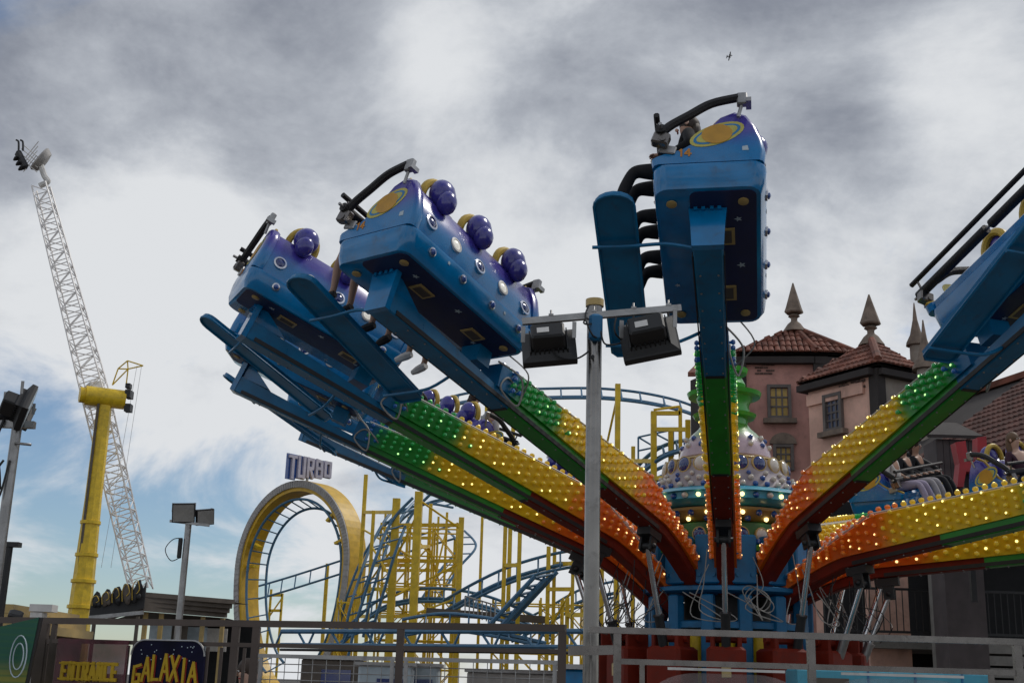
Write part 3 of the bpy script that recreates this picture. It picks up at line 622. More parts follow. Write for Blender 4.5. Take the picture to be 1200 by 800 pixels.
def person_meshes(pose):
    """joint table -> dict of meshes (facing -y, pelvis at origin)"""
    J = dict(pelvis=(0, 0, 0), waist=(0, .03, .18), chest=(0, .06, .38), neck=(0, .07, .53), skull=(0, .05, .64), crown=(0, .04, .76))
    if pose == 'sit':
        legs = lambda s: [((s * .10, -.02, -.01), .085), ((s * .12, -.24, .02), .078), ((s * .13, -.46, .03), .056), ((s * .14 - .05, -.56, -.20), .054), ((s * .14 - .12, -.60, -.46), .036), ((s * .14 - .13, -.63, -.52), .04), ((s * .15 - .13, -.74, -.55), .034)]
        arms = lambda s: [((s * .18, .07, .46), .058), ((s * .26, .08, .24), .044), ((s * .24, -.06, .16), .036), ((s * .19, -.18, .17), .026), ((s * .185, -.23, .17), .03)]
    else:
        legs = lambda s: [((s * .09, 0, -.02), .09), ((s * .10, .0, -.24), .078), ((s * .10, -.01, -.46), .058), ((s * .10, .02, -.66), .054), ((s * .10, .04, -.86), .036), ((s * .10, .03, -.91), .04), ((s * .12, -.10, -.93), .034)]
        arms = lambda s: [((s * .18, .06, .46), .058), ((s * .24, .06, .22), .044), ((s * .25, -.01, .0), .036), ((s * .24, -.06, -.16), .026), ((s * .24, -.08, -.22), .03)]
    nodes = [(J['pelvis'], (.15, .11)), (J['waist'], (.13, .10)), (J['chest'], (.15, .11)), (J['neck'], .052), (J['skull'], (.078, .09)), (J['crown'], (.062, .075))]
    E_ = [(0, 1), (1, 2), (2, 3), (3, 4), (4, 5)]
    tops, bots = {}, {}
    for s in (-1, 1):
        pv = 0; ids = []
        for n in legs(s): nodes.append(n); E_.append((pv, len(nodes) - 1)); pv = len(nodes) - 1
        pv = 2
        for n in arms(s): nodes.append(n); E_.append((pv, len(nodes) - 1)); pv = len(nodes) - 1
        p, w_ = V(nodes[pv][0]), V(nodes[pv - 1][0]); d = (p - w_).normalized(); sd = V((1, 0, 0))
        for j, (off, ln) in enumerate(((-.03, .06), (-.012, .075), (.008, .08), (.026, .072))):
            nodes.append((tuple(p + sd * off + d * ln * .55), .009)); E_.append((pv, len(nodes) - 1)); nodes.append((tuple(p + sd * off * 1.2 + d * ln - V((0, 0, .02))), .008)); E_.append((len(nodes) - 2, len(nodes) - 1))
        nodes.append((tuple(p + sd * (-s * .045) + d * .01), .010)); E_.append((pv, len(nodes) - 1))
    out = {'body': skin_mesh('body', nodes, E_)}
    gn = lambda n, k=1.09, a=.005: (n[0], tuple(x * k + a for x in n[1]) if isinstance(n[1], tuple) else n[1] * k + a)
    def garment(limb, upto, trunk):
        ns = [gn((J[t], r)) for t, r in trunk]; ed = [(i, i + 1) for i in range(len(trunk) - 1)]
        root_i = 0 if limb is legs else len(trunk) - 1
        for s in (-1, 1):
            pv = root_i
            for n in limb(s)[:upto]: ns.append(gn(n)); ed.append((pv, len(ns) - 1)); pv = len(ns) - 1
        return skin_mesh('garment', ns, ed)
    out['trousers'] = garment(legs, 5, [('pelvis', (.15, .115)), ('waist', (.13, .10))])
    out['shorts'] = garment(legs, 3, [('pelvis', (.15, .115)), ('waist', (.13, .10))])
    out['shirt'] = garment(arms, 2, [('pelvis', (.145, .11)), ('waist', (.135, .105)), ('chest', (.155, .115))])
    out['jacket'] = garment(arms, 4, [('pelvis', (.15, .115)), ('waist', (.14, .11)), ('chest', (.16, .12))])
    q = MB()
    for s in (-1, 1):
        L = legs(s); a, b = V(L[5][0]), V(L[6][0]); d = (b - a).normalized()
        q.path([a - d * .06, a, a.lerp(b, .6), b + d * .04], .05, 8, radii=[.040, .052, .048, .030])
    o = q.build('shoe', m_white); out['shoe'] = o.data; bpy.data.objects.remove(o)
    c = V((0, .045, .70))
    q = MB(); q.ball(c + V((0, .025, .03)), (.092, .105, .105), 14, 10); q.ball(c + V((0, .09, -.06)), (.075, .05, .12), 10, 8); o = q.build('hair', m_hair); out['hair'] = o.data; bpy.data.objects.remove(o)
    q = MB(); q.ball(c + V((0, .03, .03)), (.10, .11, .11), 14, 10); q.ball(c + V((0, .09, -.14)), (.11, .07, .24), 12, 8); o = q.build('hair', m_hairb); out['long_hair'] = o.data; bpy.data.objects.remove(o)
    q = MB()
    for s in (-1, 1): q.ball(c + V((s * .032, -.092, .005)), (.014, .010, .009), 8, 6, mi=0); q.ball(c + V((s * .032, -.100, .005)), (.006, .004, .006), 6, 5, mi=1); q.ball(c + V((s * .092, .0, -.01)), (.012, .022, .032), 8, 6, mi=2)
    q.ball(c + V((0, -.104, -.025)), (.013, .018, .022), 8, 6, mi=2); q.ball(c + V((0, -.092, -.062)), (.026, .010, .008), 8, 5, mi=3)
    o = q.build('face', [m_white, m_dark, m_skin_l, m_cloth['red']]); out['face'] = o.data; bpy.data.objects.remove(o)
    return out
SIT, STAND = person_meshes('sit'), person_meshes('stand')
def person(P, mtx, label, skin, top, topc, leg, legc, hair='hair', hairm=None, shoe='white', group=None, sc=1.0):
    t = thing('person', (0, 0, 0), label, 'person', group); t.matrix_world = mtx @ M.Scale(sc, 4)
    for nm, key, m_ in (('body', 'body', skin), (top, top, m_cloth[topc]), (leg, leg, m_cloth[legc]), ('shoes', 'shoe', m_cloth[shoe]), ('hair', hair, hairm or m_hair), ('face', 'face', None)):
        o = inst(P[key], nm, t)
        if m_:
            me = P[key].copy(); o.data = me; me.materials.clear(); me.materials.append(m_); me.update()
    return t
def seat(k, i, dz=0): return arm_matrix(k) @ M.Translation(V(((5.62, 6.28, 6.94)[i], -.25, .92 + dz)))
G = 'riders on the spinning ride'
for k, i, lb, sk, top, tc_, leg, lc, hr, sh in (
    (0, 2, 'outermost rider in black on the car seen end-on, black trousers and black shoes', m_skin, 'jacket', 'black', 'trousers', 'black', 'hair', 'black'),
    (0, 1, 'middle rider in black trousers on the car seen end-on', m_skin, 'jacket', 'black', 'trousers', 'black', 'hair', 'black'),
    (0, 0, 'innermost rider in black trousers on the car seen end-on', m_skin, 'shirt', 'denim', 'trousers', 'black', 'hair', 'black'),
    (1, 2, 'outermost bare legged rider in dark shorts on the large blue left car', m_skin, 'shirt', 'grey', 'shorts', 'black', 'hair', 'black'),
    (1, 1, 'middle bare legged rider in black shoes on the large blue left car', m_skin, 'shirt', 'denim', 'shorts', 'black', 'hair', 'black'),
    (1, 0, 'innermost bare legged rider in white shoes on the large blue left car', m_skin, 'shirt', 'red', 'shorts', 'denim', 'hair', 'white'),
    (5, 0, 'rider in white collar turned away beside the purple headrests at the far left', m_skin_l, 'shirt', 'white', 'trousers', 'denim', 'hair', 'black'),
    (5, 1, 'middle rider in black top between the purple headrests at the far left', m_skin, 'jacket', 'black', 'trousers', 'denim', 'hair', 'black'),
    (6, 1, 'dark haired rider half hidden by the floodlight pole', m_skin, 'jacket', 'black', 'trousers', 'denim', 'hair', 'black'),
    (6, 0, 'dark haired rider just right of the floodlight pole', m_skin, 'jacket', 'black', 'trousers', 'denim', 'hair', 'black'),
    (8, 0, 'rider in lilac trousers and white top behind the silver bars', m_skin, 'shirt', 'white', 'trousers', 'lilac', 'hair', 'white'),
    (8, 1, 'rider in grey trousers in the middle behind the silver bars', m_skin, 'jacket', 'black', 'trousers', 'grey', 'hair', 'white'),
    (8, 2, 'rider in black trousers beside the dark hut', m_skin, 'jacket', 'black', 'trousers', 'black', 'hair', 'black'),
    (-5, 0, 'fair skinned woman with light brown hair and plum top at the right edge', m_skin_l, 'shirt', 'plum', 'trousers', 'denim', 'long_hair', 'black')):
    person(SIT, seat(k, i), lb, sk, top, tc_, leg, lc, hr, m_hairb if hr == 'long_hair' else None, sh, G)
for (px, Y, yaw, lb, tc_) in ((285, 12.5, 160, 'person in red top standing behind the railing right of the GALAXIA sign', 'red'), (297, 13.2, 200, 'person in black jacket standing behind the railing post', 'black')):
    p = at(px, 790, Y); person(STAND, M.Translation((p.x, p.y, .95)) @ M.Rotation(R(yaw + 180), 4, 'Z'), lb, m_skin_l, 'jacket', tc_, 'trousers', 'denim')

# ================================================================ FLOODLIGHT POLES
def floodlight(t_pos, face, wd, ht, label, back_box=True, glass=None, group=None, roll=0.0, name='floodlight', up_=.42):
    """LED flood: face = direction the lamp looks"""
    t = thing(name, t_pos, label, 'floodlight', group); fz = V(face).normalized(); B = basis(fz, V((1, 0, roll)))
    P = lambda x, y, z: V(t_pos) + B @ V((x, y, z))
    dp = ht * .55
    q = MB(); q.loft([[P(a * wd / 2 * k, b * ht / 2 * k, z) for a, b in ((-1, -1), (1, -1), (1, 1), (-1, 1))] for z, k in ((0, .98), (-.025, 1), (-.05, 1), (-.055, .94), (-dp * .55, .62), (-dp * .56, .60))]); q.build('housing', m_blk, t, True)
    q = MB(); q.box(P(0, 0, .003), (wd * .9, ht * .88, .006), B); q.build('lens', glass or m_pale, t, True)
    q = MB()
    for i in range(9): q.box(P((i - 4) * wd * .085, 0, -dp * .45), (.008, ht * .72, dp * .5), B)
    q.build('cooling_fins', m_blk, t, True)
    if back_box:
        q = MB(); q.box(P(0, ht * .08, -dp * .56 - .06), (wd * .62, ht * .46, .14), B, bev=.012); q.build('driver_box', m_blk, t, True)
        q = MB(); q.box(P(-wd * .08, ht * .10, -dp * .56 - .132), (wd * .22, ht * .16, .003), B); q.build('rating_label', m_white, t, True)
    q = MB()
    for s_ in (-1, 1): q.beam(P(s_ * wd * .47, 0, -.1), P(s_ * wd * .47, ht * .05, -.1) + V((0, 0, ht * up_)), .025, .008)
    q.build('bracket', m_steel, t, True)
    return t
top = at(697, 354, 7.5); pole = thing('lamp_pole', (top.x, top.y, 0), 'tall round steel pole in front of the ride holding a cross beam', 'lamp pole')
q = MB(); q.tube((top.x, top.y, 0), top, .047, 20); q.build('shaft', m_pole, pole, True)
q = MB(); q.tube(top - V((0, 0, .03)), top + V((0, 0, .015)), .058, 16); q.build('cap', m_cream, pole, True)
cb0, cb1 = at(612, 377, 7.42), at(798, 361, 7.42)
q = MB(); q.beam(cb0, cb1, .04, .04)
q.build('cross_beam', m_steel, pole, True)
q = MB()
for f_ in (.18, .45, .70, .92): p = cb0.lerp(cb1, f_); q.tube(p - V((0, 0, .045)), p + V((0, 0, .06)), .007, 6); q.box(p + V((0, 0, .025)), (.03, .05, .012))
q.build('bolt', m_steel, pole, True, kind='stuff')
q = MB(); q.box(at(698, 384, 7.41), (.085, .07, .17), bev=.015); q.build('junction_box', m_hubblue, pole, True)
q = MB()
for (a, b, c, d) in (((690, 358), (686, 372), (694, 392), (703, 396)), ((688, 372), (684, 378), (690, 380), (696, 378)), ((704, 388), (708, 402), (718, 404), (728, 402)), ((645, 404), (655, 418), (676, 420), (692, 410)), ((722, 372), (720, 384), (722, 392), (728, 398))):
    q.path(cr([at(*a, 7.38), at(*b, 7.36), at(*c, 7.36), at(*d, 7.4)], 6), .006, 5)
q.build('cable', m_blk, pole, True, kind='stuff')
q = MB(); q.tube(at(694, 420, 7.45) + V((0, -.02, 0)), at(694, 420, 7.44) + V((0, -.05, 0)), .012, 8); q.build('plug', m_blk, pole, True)
pj = at(644, 412, 7.5); floodlight(pj, (.12, .9, -.55), .34, .27, 'black floodlight seen from behind, hanging left of the steel pole', roll=.06)
pj = at(762, 402, 7.5); floodlight(pj, (.25, .9, -.45), .36, .30, 'black floodlight seen from behind, right of the steel pole, before a foot board', roll=.10)

def mast(px, py, Y, r, label, m_=None):
    p = at(px, py, Y); t = thing('lamp_pole', (p.x, p.y, 0), label, 'lamp pole')
    q = MB(); q.tube((p.x, p.y, 0), p, r, 14, r1=r * .85); q.build('shaft', m_ or m_steel, t, True); return t, p
t, p = mast(20, 500, 10.5, .05, 'thick grey lamp pole at the left edge holding two black floodlights')
q = MB(); q.box(p + V((0, 0, .02)), (.30, .06, .06)); q.tube(p + V((0, 0, .0)), p + V((0, 0, .12)), .03); q.tube(p + V((.02, -.05, -.15)), p + V((.16, -.05, -.16)), .012); q.build('head_bracket', m_steel, t, True)
q = MB(); q.path(cr([p + V((-.1, -.05, .05)), p + V((-.14, -.06, -.15)), p + V((-.08, -.06, -.38)), p + V((-.05, -.06, -.55))], 6), .013, 6); q.path(cr([p + V((-.05, -.06, -.3)), p + V((-.12, -.06, -.45)), p + V((-.05, -.06, -.62)), p + V((.0, -.06, -.3))], 6), .01, 6); q.build('cable', m_blk, t, True, kind='stuff')
floodlight(at(34, 479, 10.4), (.85, .35, -.25), .30, .29, 'black floodlight turned right on the left edge pole', roll=0)
floodlight(at(18, 487, 10.6), (-.5, .7, -.5), .27, .25, 'smaller black floodlight turned away on the left edge pole')
t, p = mast(221, 613, 15, .045, 'slim lamp pole left of the coaster loop with two square floodlights')
q = MB(); q.beam(p + V((-.22, -.03, .02)), p + V((.26, -.03, -.02)), .03, .03); q.build('cross_bar', m_steel, t, True)
q = MB(); q.box(p + V((-.07, -.02, -.30)), (.045, .06, .24), bev=.01); q.path(cr([p + V((-.05, -.02, -.18)), p + V((-.16, -.03, -.20)), p + V((-.24, -.03, -.32)), p + V((-.16, -.03, -.45)), p + V((-.06, -.02, -.41))], 6), .006, 6); q.build('cable_box', m_blk, t, True)
m_fl = mat('flood_glass', (.30, .29, .27), .25, dirt=.3)
floodlight(at(215, 601, 14.9), (.25, -.92, -.28), .27, .23, 'square floodlight facing the viewer on the slim pole, left of the pair', False, m_fl)
floodlight(at(241, 606, 15.0), (.55, -.78, -.25), .22, .19, 'square floodlight facing right on the slim pole, right of the pair', False, m_fl)
t, p = mast(11, 640, 13, .045, 'short black post at the lower left edge', m_blk)
q = MB(); q.box(p + V((-.06, 0, .02)), (.34, .10, .05)); q.build('cap_plate', m_blk, t, True)

# ================================================================ RAILINGS
def pz(px, py, Y): return at(px, py, Y)
fl = thing('railing', (-2.5, 7.8, 0), 'bronze brown railing along the left foreground, carrying the ENTRANCE and GALAXIA signs', 'railing')
A, B = at(-30, 726, 8.3), at(663, 735, 7.0); A.z = B.z = (A.z + B.z) / 2
LW = lambda px, dz=0: V(((lambda t: A.lerp(B, t))(((px + 30) / 693)).x, 0, 0))
def on_left(px):      # point of the left railing line seen at column px
    d = ray(px, 735); e = B - A; den = d.x * e.y - d.y * e.x
    s_ = ((A.x - C0.x) * e.y - (A.y - C0.y) * e.x) / den
    return V((C0.x + d.x * s_, C0.y + d.y * s_, A.z))
q = MB(); q.beam(A, B, .038, .038); q.build('top_rail', m_brownrail, fl, True)
q = MB(); q.beam(A - V((0, 0, .125)), B - V((0, 0, .125)), .028, .024); q.build('mid_rail', m_brownrail, fl, True)
for px, r in ((38, .03), (52, .045), (64, .024), (277, .035), (301, .035), (470, .034), (659, .036)):
    p = on_left(px); q = MB(); q.beam(V((p.x, p.y, 0)), p - V((0, 0, .020)), r * 1.25, r * 1.25); q.build('post', m_brownrail, fl, True)
for px in (46, 58, 68, 153, 246, 262, 289):
    p = on_left(px); q = MB(); q.beam(V((p.x, p.y, .6)), p - V((0, 0, .142)), .018, .018); q.build('bar', m_brownrail, fl, True)
# wire panels between the posts
for a, b in ((305, 466), (474, 655)):
    q = MB(); pa, pb = on_left(a), on_left(b)
    zt = pa.z - .185; q.beam(V((pa.x, pa.y, zt)), V((pb.x, pb.y, zt)), .022, .022)
    for px_ in (a + 4, b - 4): p = on_left(px_); q.beam(V((p.x, p.y, .9)), V((p.x, p.y, zt)), .022, .022)
    q.build('panel_frame', m_steel, fl, True)
    q = MB()
    for j in range(1, 10): z = zt - .045 * j; q.tube(V((pa.x, pa.y, z)), V((pb.x, pb.y, z)), .0028, 4)
    n = int((b - a) / 16)
    for i in range(1, n): p = on_left(a + (b - a) * i / n); q.tube(V((p.x, p.y - .004, .9)), V((p.x, p.y - .004, zt)), .0025, 4)
    q.build('wire_mesh', m_steel, fl, True, kind='stuff')
frl = thing('railing', (1.9, 6.9, 0), 'grey steel railing along the right foreground in front of the ride base', 'railing')
A2, B2_ = at(690, 737, 7.0), at(1235, 753, 6.95); A2.z = B2_.z = (A2.z + B2_.z) / 2
q = MB(); q.beam(A2, B2_, .04, .034); q.build('top_rail', m_alu, frl, True)
q = MB(); q.beam(A2 + V((.16, 0, -.165)), B2_ - V((0, 0, .165)), .03, .03); q.build('mid_rail', m_alu, frl, True)
q = MB(); q.beam(at(666, 762, 7.0), at(722, 761, 7.0), .03, .05); q.build('link_bar', m_alu, frl, True)
def rx(px, dz=0):
    p = at(px, 745, 6.97); return V((p.x, A2.lerp(B2_, (px - 690) / 545).y, A2.z + dz))
for px in (724, 950, 1189):
    p = rx(px); q = MB(); q.beam(V((p.x, p.y, 0)), p - V((0, 0, .018)), .040, .040); q.build('post', m_alu, frl, True)
for px in (753, 1157):
    p = rx(px); q = MB(); q.beam(V((p.x, p.y + .002, .8)), p - V((0, 0, .18)), .026, .026); q.build('stub_post', m_alu, frl, True)
m_perspex = mat('scuffed_perspex', (.45, .42, .42), .15, alpha=.16, var=.3)
for x0, x1 in ((757, 944), (958, 1150)):
    a, b = rx(x0, -.215), rx(x1, -.215); L = (b - a).length; ax = (b - a).normalized()
    ol = [(0, -1.0), (L, -1.0)] + [(L - .28 + .28 * math.cos(t), -.18 + .18 * math.sin(t)) for t in [R(90 * i / 8) for i in range(9)]] + [(.28 - .28 * math.sin(t), -.18 + .18 * math.cos(t)) for t in [R(90 * i / 8) for i in range(9)]]
    q = MB(); q.prism(ol, a, ax, (0, 0, 1), .008); q.build('perspex_panel', m_perspex, frl, True)
    q = MB(); q.beam(a + ax * .12 + V((0, -.012, .02)), b - ax * .12 + V((0, -.012, .02)), .012, .014); q.build('clamp_strip', m_white, frl, True)

# signs on the left railing
m_navysign = mat('starry_navy_panel', (.004, .004, .02), .5, spec=.12, var=.5, vs=5)
m_mar = mat('maroon_panel', (.10, .02, .03), .3, alpha=.72, var=.5, vs=8)
m_let = mat('sign_yellow', (.46, .30, .02), .6, dirt=.2, spec=.2)
m_letr = mat('sign_red_shadow', (.28, .02, .015), .5)
def face_axes(p0, p1): a = (p1 - p0).normalized(); return a, V((0, 0, 1))
def sp(px, py):
    b = on_left(px); d = ray(px, py); s_ = (b - C0).dot(V((b.x, b.y, 0)).normalized()) / d.dot(V((b.x, b.y, 0)).normalized()); return C0 + d * s_
a, b = sp(68, 800), sp(151, 800); ax, az = face_axes(V((a.x, a.y, 0)), V((b.x, b.y, 0)))
off = ax.cross(V((0, 0, 1))) * .05
t = thing('entrance_sign', a + off, 'see through maroon panel on the left railing reading ENTRANCE in yellow serif letters', 'sign')
L = (V((b.x, b.y, 0)) - V((a.x, a.y, 0))).length; h = sp(100, 748).z - a.z
q = MB(); q.prism([(0, -.35), (L, -.35), (L, h * .98), (0, h)], a + off, ax, (0, 0, 1), -.008); q.build('panel', m_mar, t, True)
hb = sp(100, 798).z - a.z; ht = sp(100, 778).z - sp(100, 798).z
for i, ch in enumerate('ENTRANCE'):
    q = MB(); letter(q, ch, a + off * 1.02 + ax * (.06 + i * (L - .10) / 8) + V((0, 0, hb + .01)), ax, (0, 0, 1), (L - .1) / 8 * .72, ht, .021, .01, serif=True); q.build('letter', m_let, t, True)
a, b = sp(156, 800), sp(242, 800); L = (V((b.x, b.y, 0)) - V((a.x, a.y, 0))).length; h = sp(200, 750).z - a.z
t = thing('galaxia_sign', a + off, 'round topped navy board on the left railing reading GALAXIA in jagged yellow letters', 'sign')
ol = [(0, -.35), (L, -.35)] + [(L - .09 + .09 * math.cos(x), h - .09 + .09 * math.sin(x)) for x in [R(90 * i / 7) for i in range(8)]] + [(.09 - .09 * math.sin(x), h - .09 + .09 * math.cos(x)) for x in [R(90 * i / 7) for i in range(8)]]
q = MB(); q.prism(ol, a + off, ax, (0, 0, 1), -.015); q.build('board', m_navysign, t, True)
q = MB(); q.path([a + off + ax * x + V((0, 0, z)) for x, z in ol[2:]], .006, 5); q.build('rim', m_steel, t, True)
hb = sp(200, 799).z - a.z
for i, ch in enumerate('GALAXIA'):
    u = (i - 3) / 3; ht = (sp(200, 770).z - sp(200, 799).z) * (.82 + .22 * (1 - u * u)); o = a + off * 1.02 + ax * (.035 + i * (L - .06) / 7) + V((0, 0, hb + .012 * (1 - abs(u)) - (.012 if i == 0 else 0)))
    q = MB(); letter(q, ch, o - V((0, 0, .006)) + ax * .004 - off * .01, ax, (0, 0, 1), (L - .06) / 7 * .80, ht, .022, .004); q.build('letter_shadow', m_letr, t, True)
    q = MB(); letter(q, ch, o + off * .12, ax, (0, 0, 1), (L - .06) / 7 * .80, ht, .017, .006); q.build('letter', m_let, t, True)
rs = random.Random(4)
q = MB()
for i in range(26): x, z = rs.uniform(.05, L - .05), rs.uniform(hb + .12, h - .02); q.box(a + off * 1.02 + ax * x + V((0, 0, z)), (.006, .006, .006))
q.build('star_dots', m_pale, t, True, kind='stuff')
# green banner at the left edge
a = at(-30, 800, 7.6); t = thing('banner_panel', a, 'green and yellow striped banner panel with pale arcs at the lower left corner', 'banner')
m_ban = mat('banner_print', (.02, .10, .05), .5, var=.5); nt = NT(m_ban.node_tree); c_ = nt.new('ShaderNodeTexCoord').outputs['Object']; s_ = nt.new('ShaderNodeSeparateXYZ'); nt.l.new(c_, s_.inputs[0])
k = nt.mix(nt.ramp(s_.outputs[2], .02, .16), (.22, .22, .03), (.010, .10, .06)); k = nt.mix(nt.math('MULTIPLY', nt.ramp(nt.math('SINE', nt.math('MULTIPLY', s_.outputs[2], 160.0)), .3, .9), .5), k, (.02, .12, .04)); nt.put(nt.n['Principled BSDF'].inputs['Base Color'], k)
q = MB(); q.prism([(0, -.3), (.27, -.3), (.33, .39), (0, .30)], a, (1, 0, 0), (0, 0, 1), -.03); q.build('panel', m_ban, t, True)
q = MB()
for r in (.05, .08): q.path([a + V((.25 + r * .6 * math.cos(x), -.035, .16 + r * 1.5 * math.sin(x))) for x in [2 * math.pi * i / 20 for i in range(20)]], .004, 4, closed=True)
q.build('pale_arc', m_pale, t, True, kind='stuff')
q = MB(); q.beam(a + V((.275, .02, -.3)), a + V((.335, .02, .39)), .03, .02); q.build('frame', m_blk, t, True)
# white pillar beside the banner
p = at(35, 800, 9.0); t = thing('kiosk_post', (p.x, p.y, 0), 'pale kiosk pillar between the green banner and the railing posts', 'pillar')
q = MB(); q.box((p.x, p.y, 1.0), (.085, .1, 2.0)); q.build('shaft', m_white, t, True); q = MB(); q.box((p.x + .03, p.y, 2.03), (.16, .12, .05)); q.build('cap', m_white, t, True)
p = at(18, 722, 11); t = thing('sign_light', p, 'small black spotlight above the green banner', 'spotlight'); q = MB(); q.box(p, (.12, .1, .09), basis((.3, -.5, .8), (1, 0, .3)), bev=.015); q.build('housing', m_blk, t, True); q = MB(); q.tube(p, p - V((.05, 0, .3)), .012); q.build('stem', m_blk, t, True)
p = at(6, 735, 14); t = thing('kiosk_roof', (p.x, p.y, 0), 'pale stepped roof of a kiosk at the left edge behind the banner', 'kiosk')
q = MB(); q.box((p.x - 1.0, p.y + 1, 1.0), (2.4, 2, 2.0)); q.build('wall', m_wood, t, True)
for i in range(3): q = MB(); q.box((p.x - 1.0, p.y + 1, 2.05 + i * .1), (2.6 - .2 * i, 2.2, .097)); q.build('roof_step', m_cream, t, True)

# ================================================================ BOOSTER TOWER RIDE (far left)
TY = 78
pt_, pb_ = at(123, 470, TY), at(97, 740, TY)
tw = thing('booster_tower', (pt_.x, TY, 0), 'tall yellow tapered tower with a round drive housing on top and a rotating lattice arm', 'tower ride')
q = MB(); m0 = pt_.x
rings = []
for z, r in ((0, .80), (5, .70), (8.5, .62), (12, .52), (pt_.z - .3, .47)):
    rings.append([V((m0 + r * math.cos(R(45 * i + 22)), TY + r * math.sin(R(45 * i + 22)), z)) for i in range(8)])
q.loft(rings); q.build('mast', m_cyel, tw, True)
q = MB(); q.box((m0 - .22, TY - .52, (pt_.z + 4) / 2 + 2), (.16, .06, pt_.z - 8)); q.build('dark_strip', m_wood, tw, True)  # thin dark brown strip running up the front of the yellow mast
for py, r in ((612, .53), (650, .60), (681, .66), (711, .71)):
    z = at(105, py, TY).z; q = MB(); q.lathe([(r, z - .12), (r + .10, z - .10), (r + .10, z + .10), (r, z + .12)], 16, (m0, TY, 0)); q.build('flange', m_cyel, tw, True)
hub_c = at(125, 466, TY)
q = MB(); q.tube(hub_c + V((-1.2, -.6, 0)), hub_c + V((1.0, .5, 0)), .62, 20); q.tube(hub_c + V((-1.5, -.75, 0)), hub_c + V((-1.2, -.6, 0)), .5, 16); q.build('drive_housing', m_cyel, tw, True)
q = MB(); q.box(hub_c + V((1.3, .4, .35)), (.35, .8, .5)); q.box(hub_c + V((1.35, .4, -.55)), (.4, .6, .5)); q.box(hub_c + V((1.2, .4, .9)), (.3, .5, .3)); q.build('motor', m_blk, tw, True)
q = MB(); k0 = hub_c + V((.2, .2, .9))
jib = [k0, k0 + V((.25, 0, 1.1)), k0 + V((.8, 0, 1.65)), k0 + V((1.85, 0, 1.35)), k0 + V((.9, 0, 1.1)), k0 + V((.9, 0, 0))]
for a, b in ((0, 1), (1, 2), (2, 3), (3, 4), (4, 5), (1, 4), (0, 4), (2, 4)): q.tube(jib[a], jib[b], .045, 5)
q.build('jib_crane', m_cyel, tw, True)
for dx in (.0, .3):
    q = MB(); q.tube(jib[3] + V((-.1 - dx, 0, 0)), jib[3] + V((-.6 - dx * 2, 0, -13.0)), .012, 4); q.build('hoist_cable', m_steel, tw, True)
def lattice(p0, p1, wd0, wd1, n, name, parent, m_, rail=.06):
    p0, p1 = V(p0), V(p1); t = (p1 - p0).normalized(); sd = t.cross(V((0, 1, 0))).normalized(); dp = sd.cross(t)
    C = lambda f, a, b: p0.lerp(p1, f) + (sd * a + dp * b) * ((wd0 + (wd1 - wd0) * f) / 2)
    cs = ((-1, -1), (1, -1), (1, 1), (-1, 1))
    for a, b in cs: q = MB(); q.tube(C(0, a, b), C(1, a, b), rail, 5); q.build('chord', m_, parent, True)
    q = MB()
    for i in range(n):
        f0, f1 = i / n, (i + 1) / n
        for j in range(4):
            c0, c1 = cs[j], cs[(j + 1) % 4]
            q.tube(C(f0, *c0), C(f0, *c1), rail * .6, 4); q.tube(C(f0, *(c0 if i % 2 else c1)), C(f1, *(c1 if i % 2 else c0)), rail * .6, 4)
    q.build(name, m_, parent, True, kind='stuff')
AY = TY + 1.7
a0_, a1_ = at(112, 462, AY), at(48, 218, AY); a2_ = at(166, 692, AY)
m_wl = mat('white_lattice', (.80, .77, .75), .4, dirt=.15); lattice(a0_, a1_, 1.45, .95, 20, 'lattice_bracing', tw, m_wl); lattice(a0_, a2_, 1.45, 1.15, 18, 'lattice_bracing', tw, m_wl)
q = MB(); q.box(a0_, (1.0, 1.2, 1.5), basis((a1_ - a0_)), bev=.08); q.build('arm_centre', m_white, tw, True)
q = MB(); e = a1_; q.path(cr([e + V((-.1, 0, 0)), e + V((.42, 0, .35)), at(52, 206, AY), at(46, 188, AY)], 6), .20, 8); q.build('end_elbow', m_white, tw, True)
gc = at(38, 184, AY)
q = MB(); q.lathe([(.25, -.5), (.75, -.4), (.95, .0), (.9, .1), (.3, .12)], 18, gc + V((.45, .2, -.05)), axis=basis((-.75, -.4, .5))); q.build('gondola_shell', m_cgrey, tw, True)
q = MB()
for i in range(4):
    o = gc + V((-.35, -.3, .55 - i * .35)); d = V((-.6, 0, .75)).normalized(); q.tube(o + V((-.35, 0, .25)), o + V((.95, 0, -.75)), .035, 5); q.tube(o + V((.75, 0, .5)), o + V((.0, 0, -.75)), .035, 5)
q.build('gondola_cage', m_white, tw, True)
for i in range(3):
    o = gc + V((-.78 + i * .22, -.35, -.05 - i * .36)); q = MB(); q.box(o, (.36, .5, .55), basis((-.5, 0, .8)), bev=.06); q.box(o + V((-.18, 0, -.25)), (.34, .4, .16), basis((-.5, 0, .8)), bev=.04); q.build('gondola_seat', m_blk, tw, True)
for dx in (0, .3):
    q = MB(); o = gc + V((-.85 + dx, -.4, .28)); q.path(cr([o, o + V((-.05, 0, .45)), o + V((-.12, 0, .7)), o + V((-.28, 0, .78))], 4), .07, 6); q.build('restraint', m_blk, tw, True)

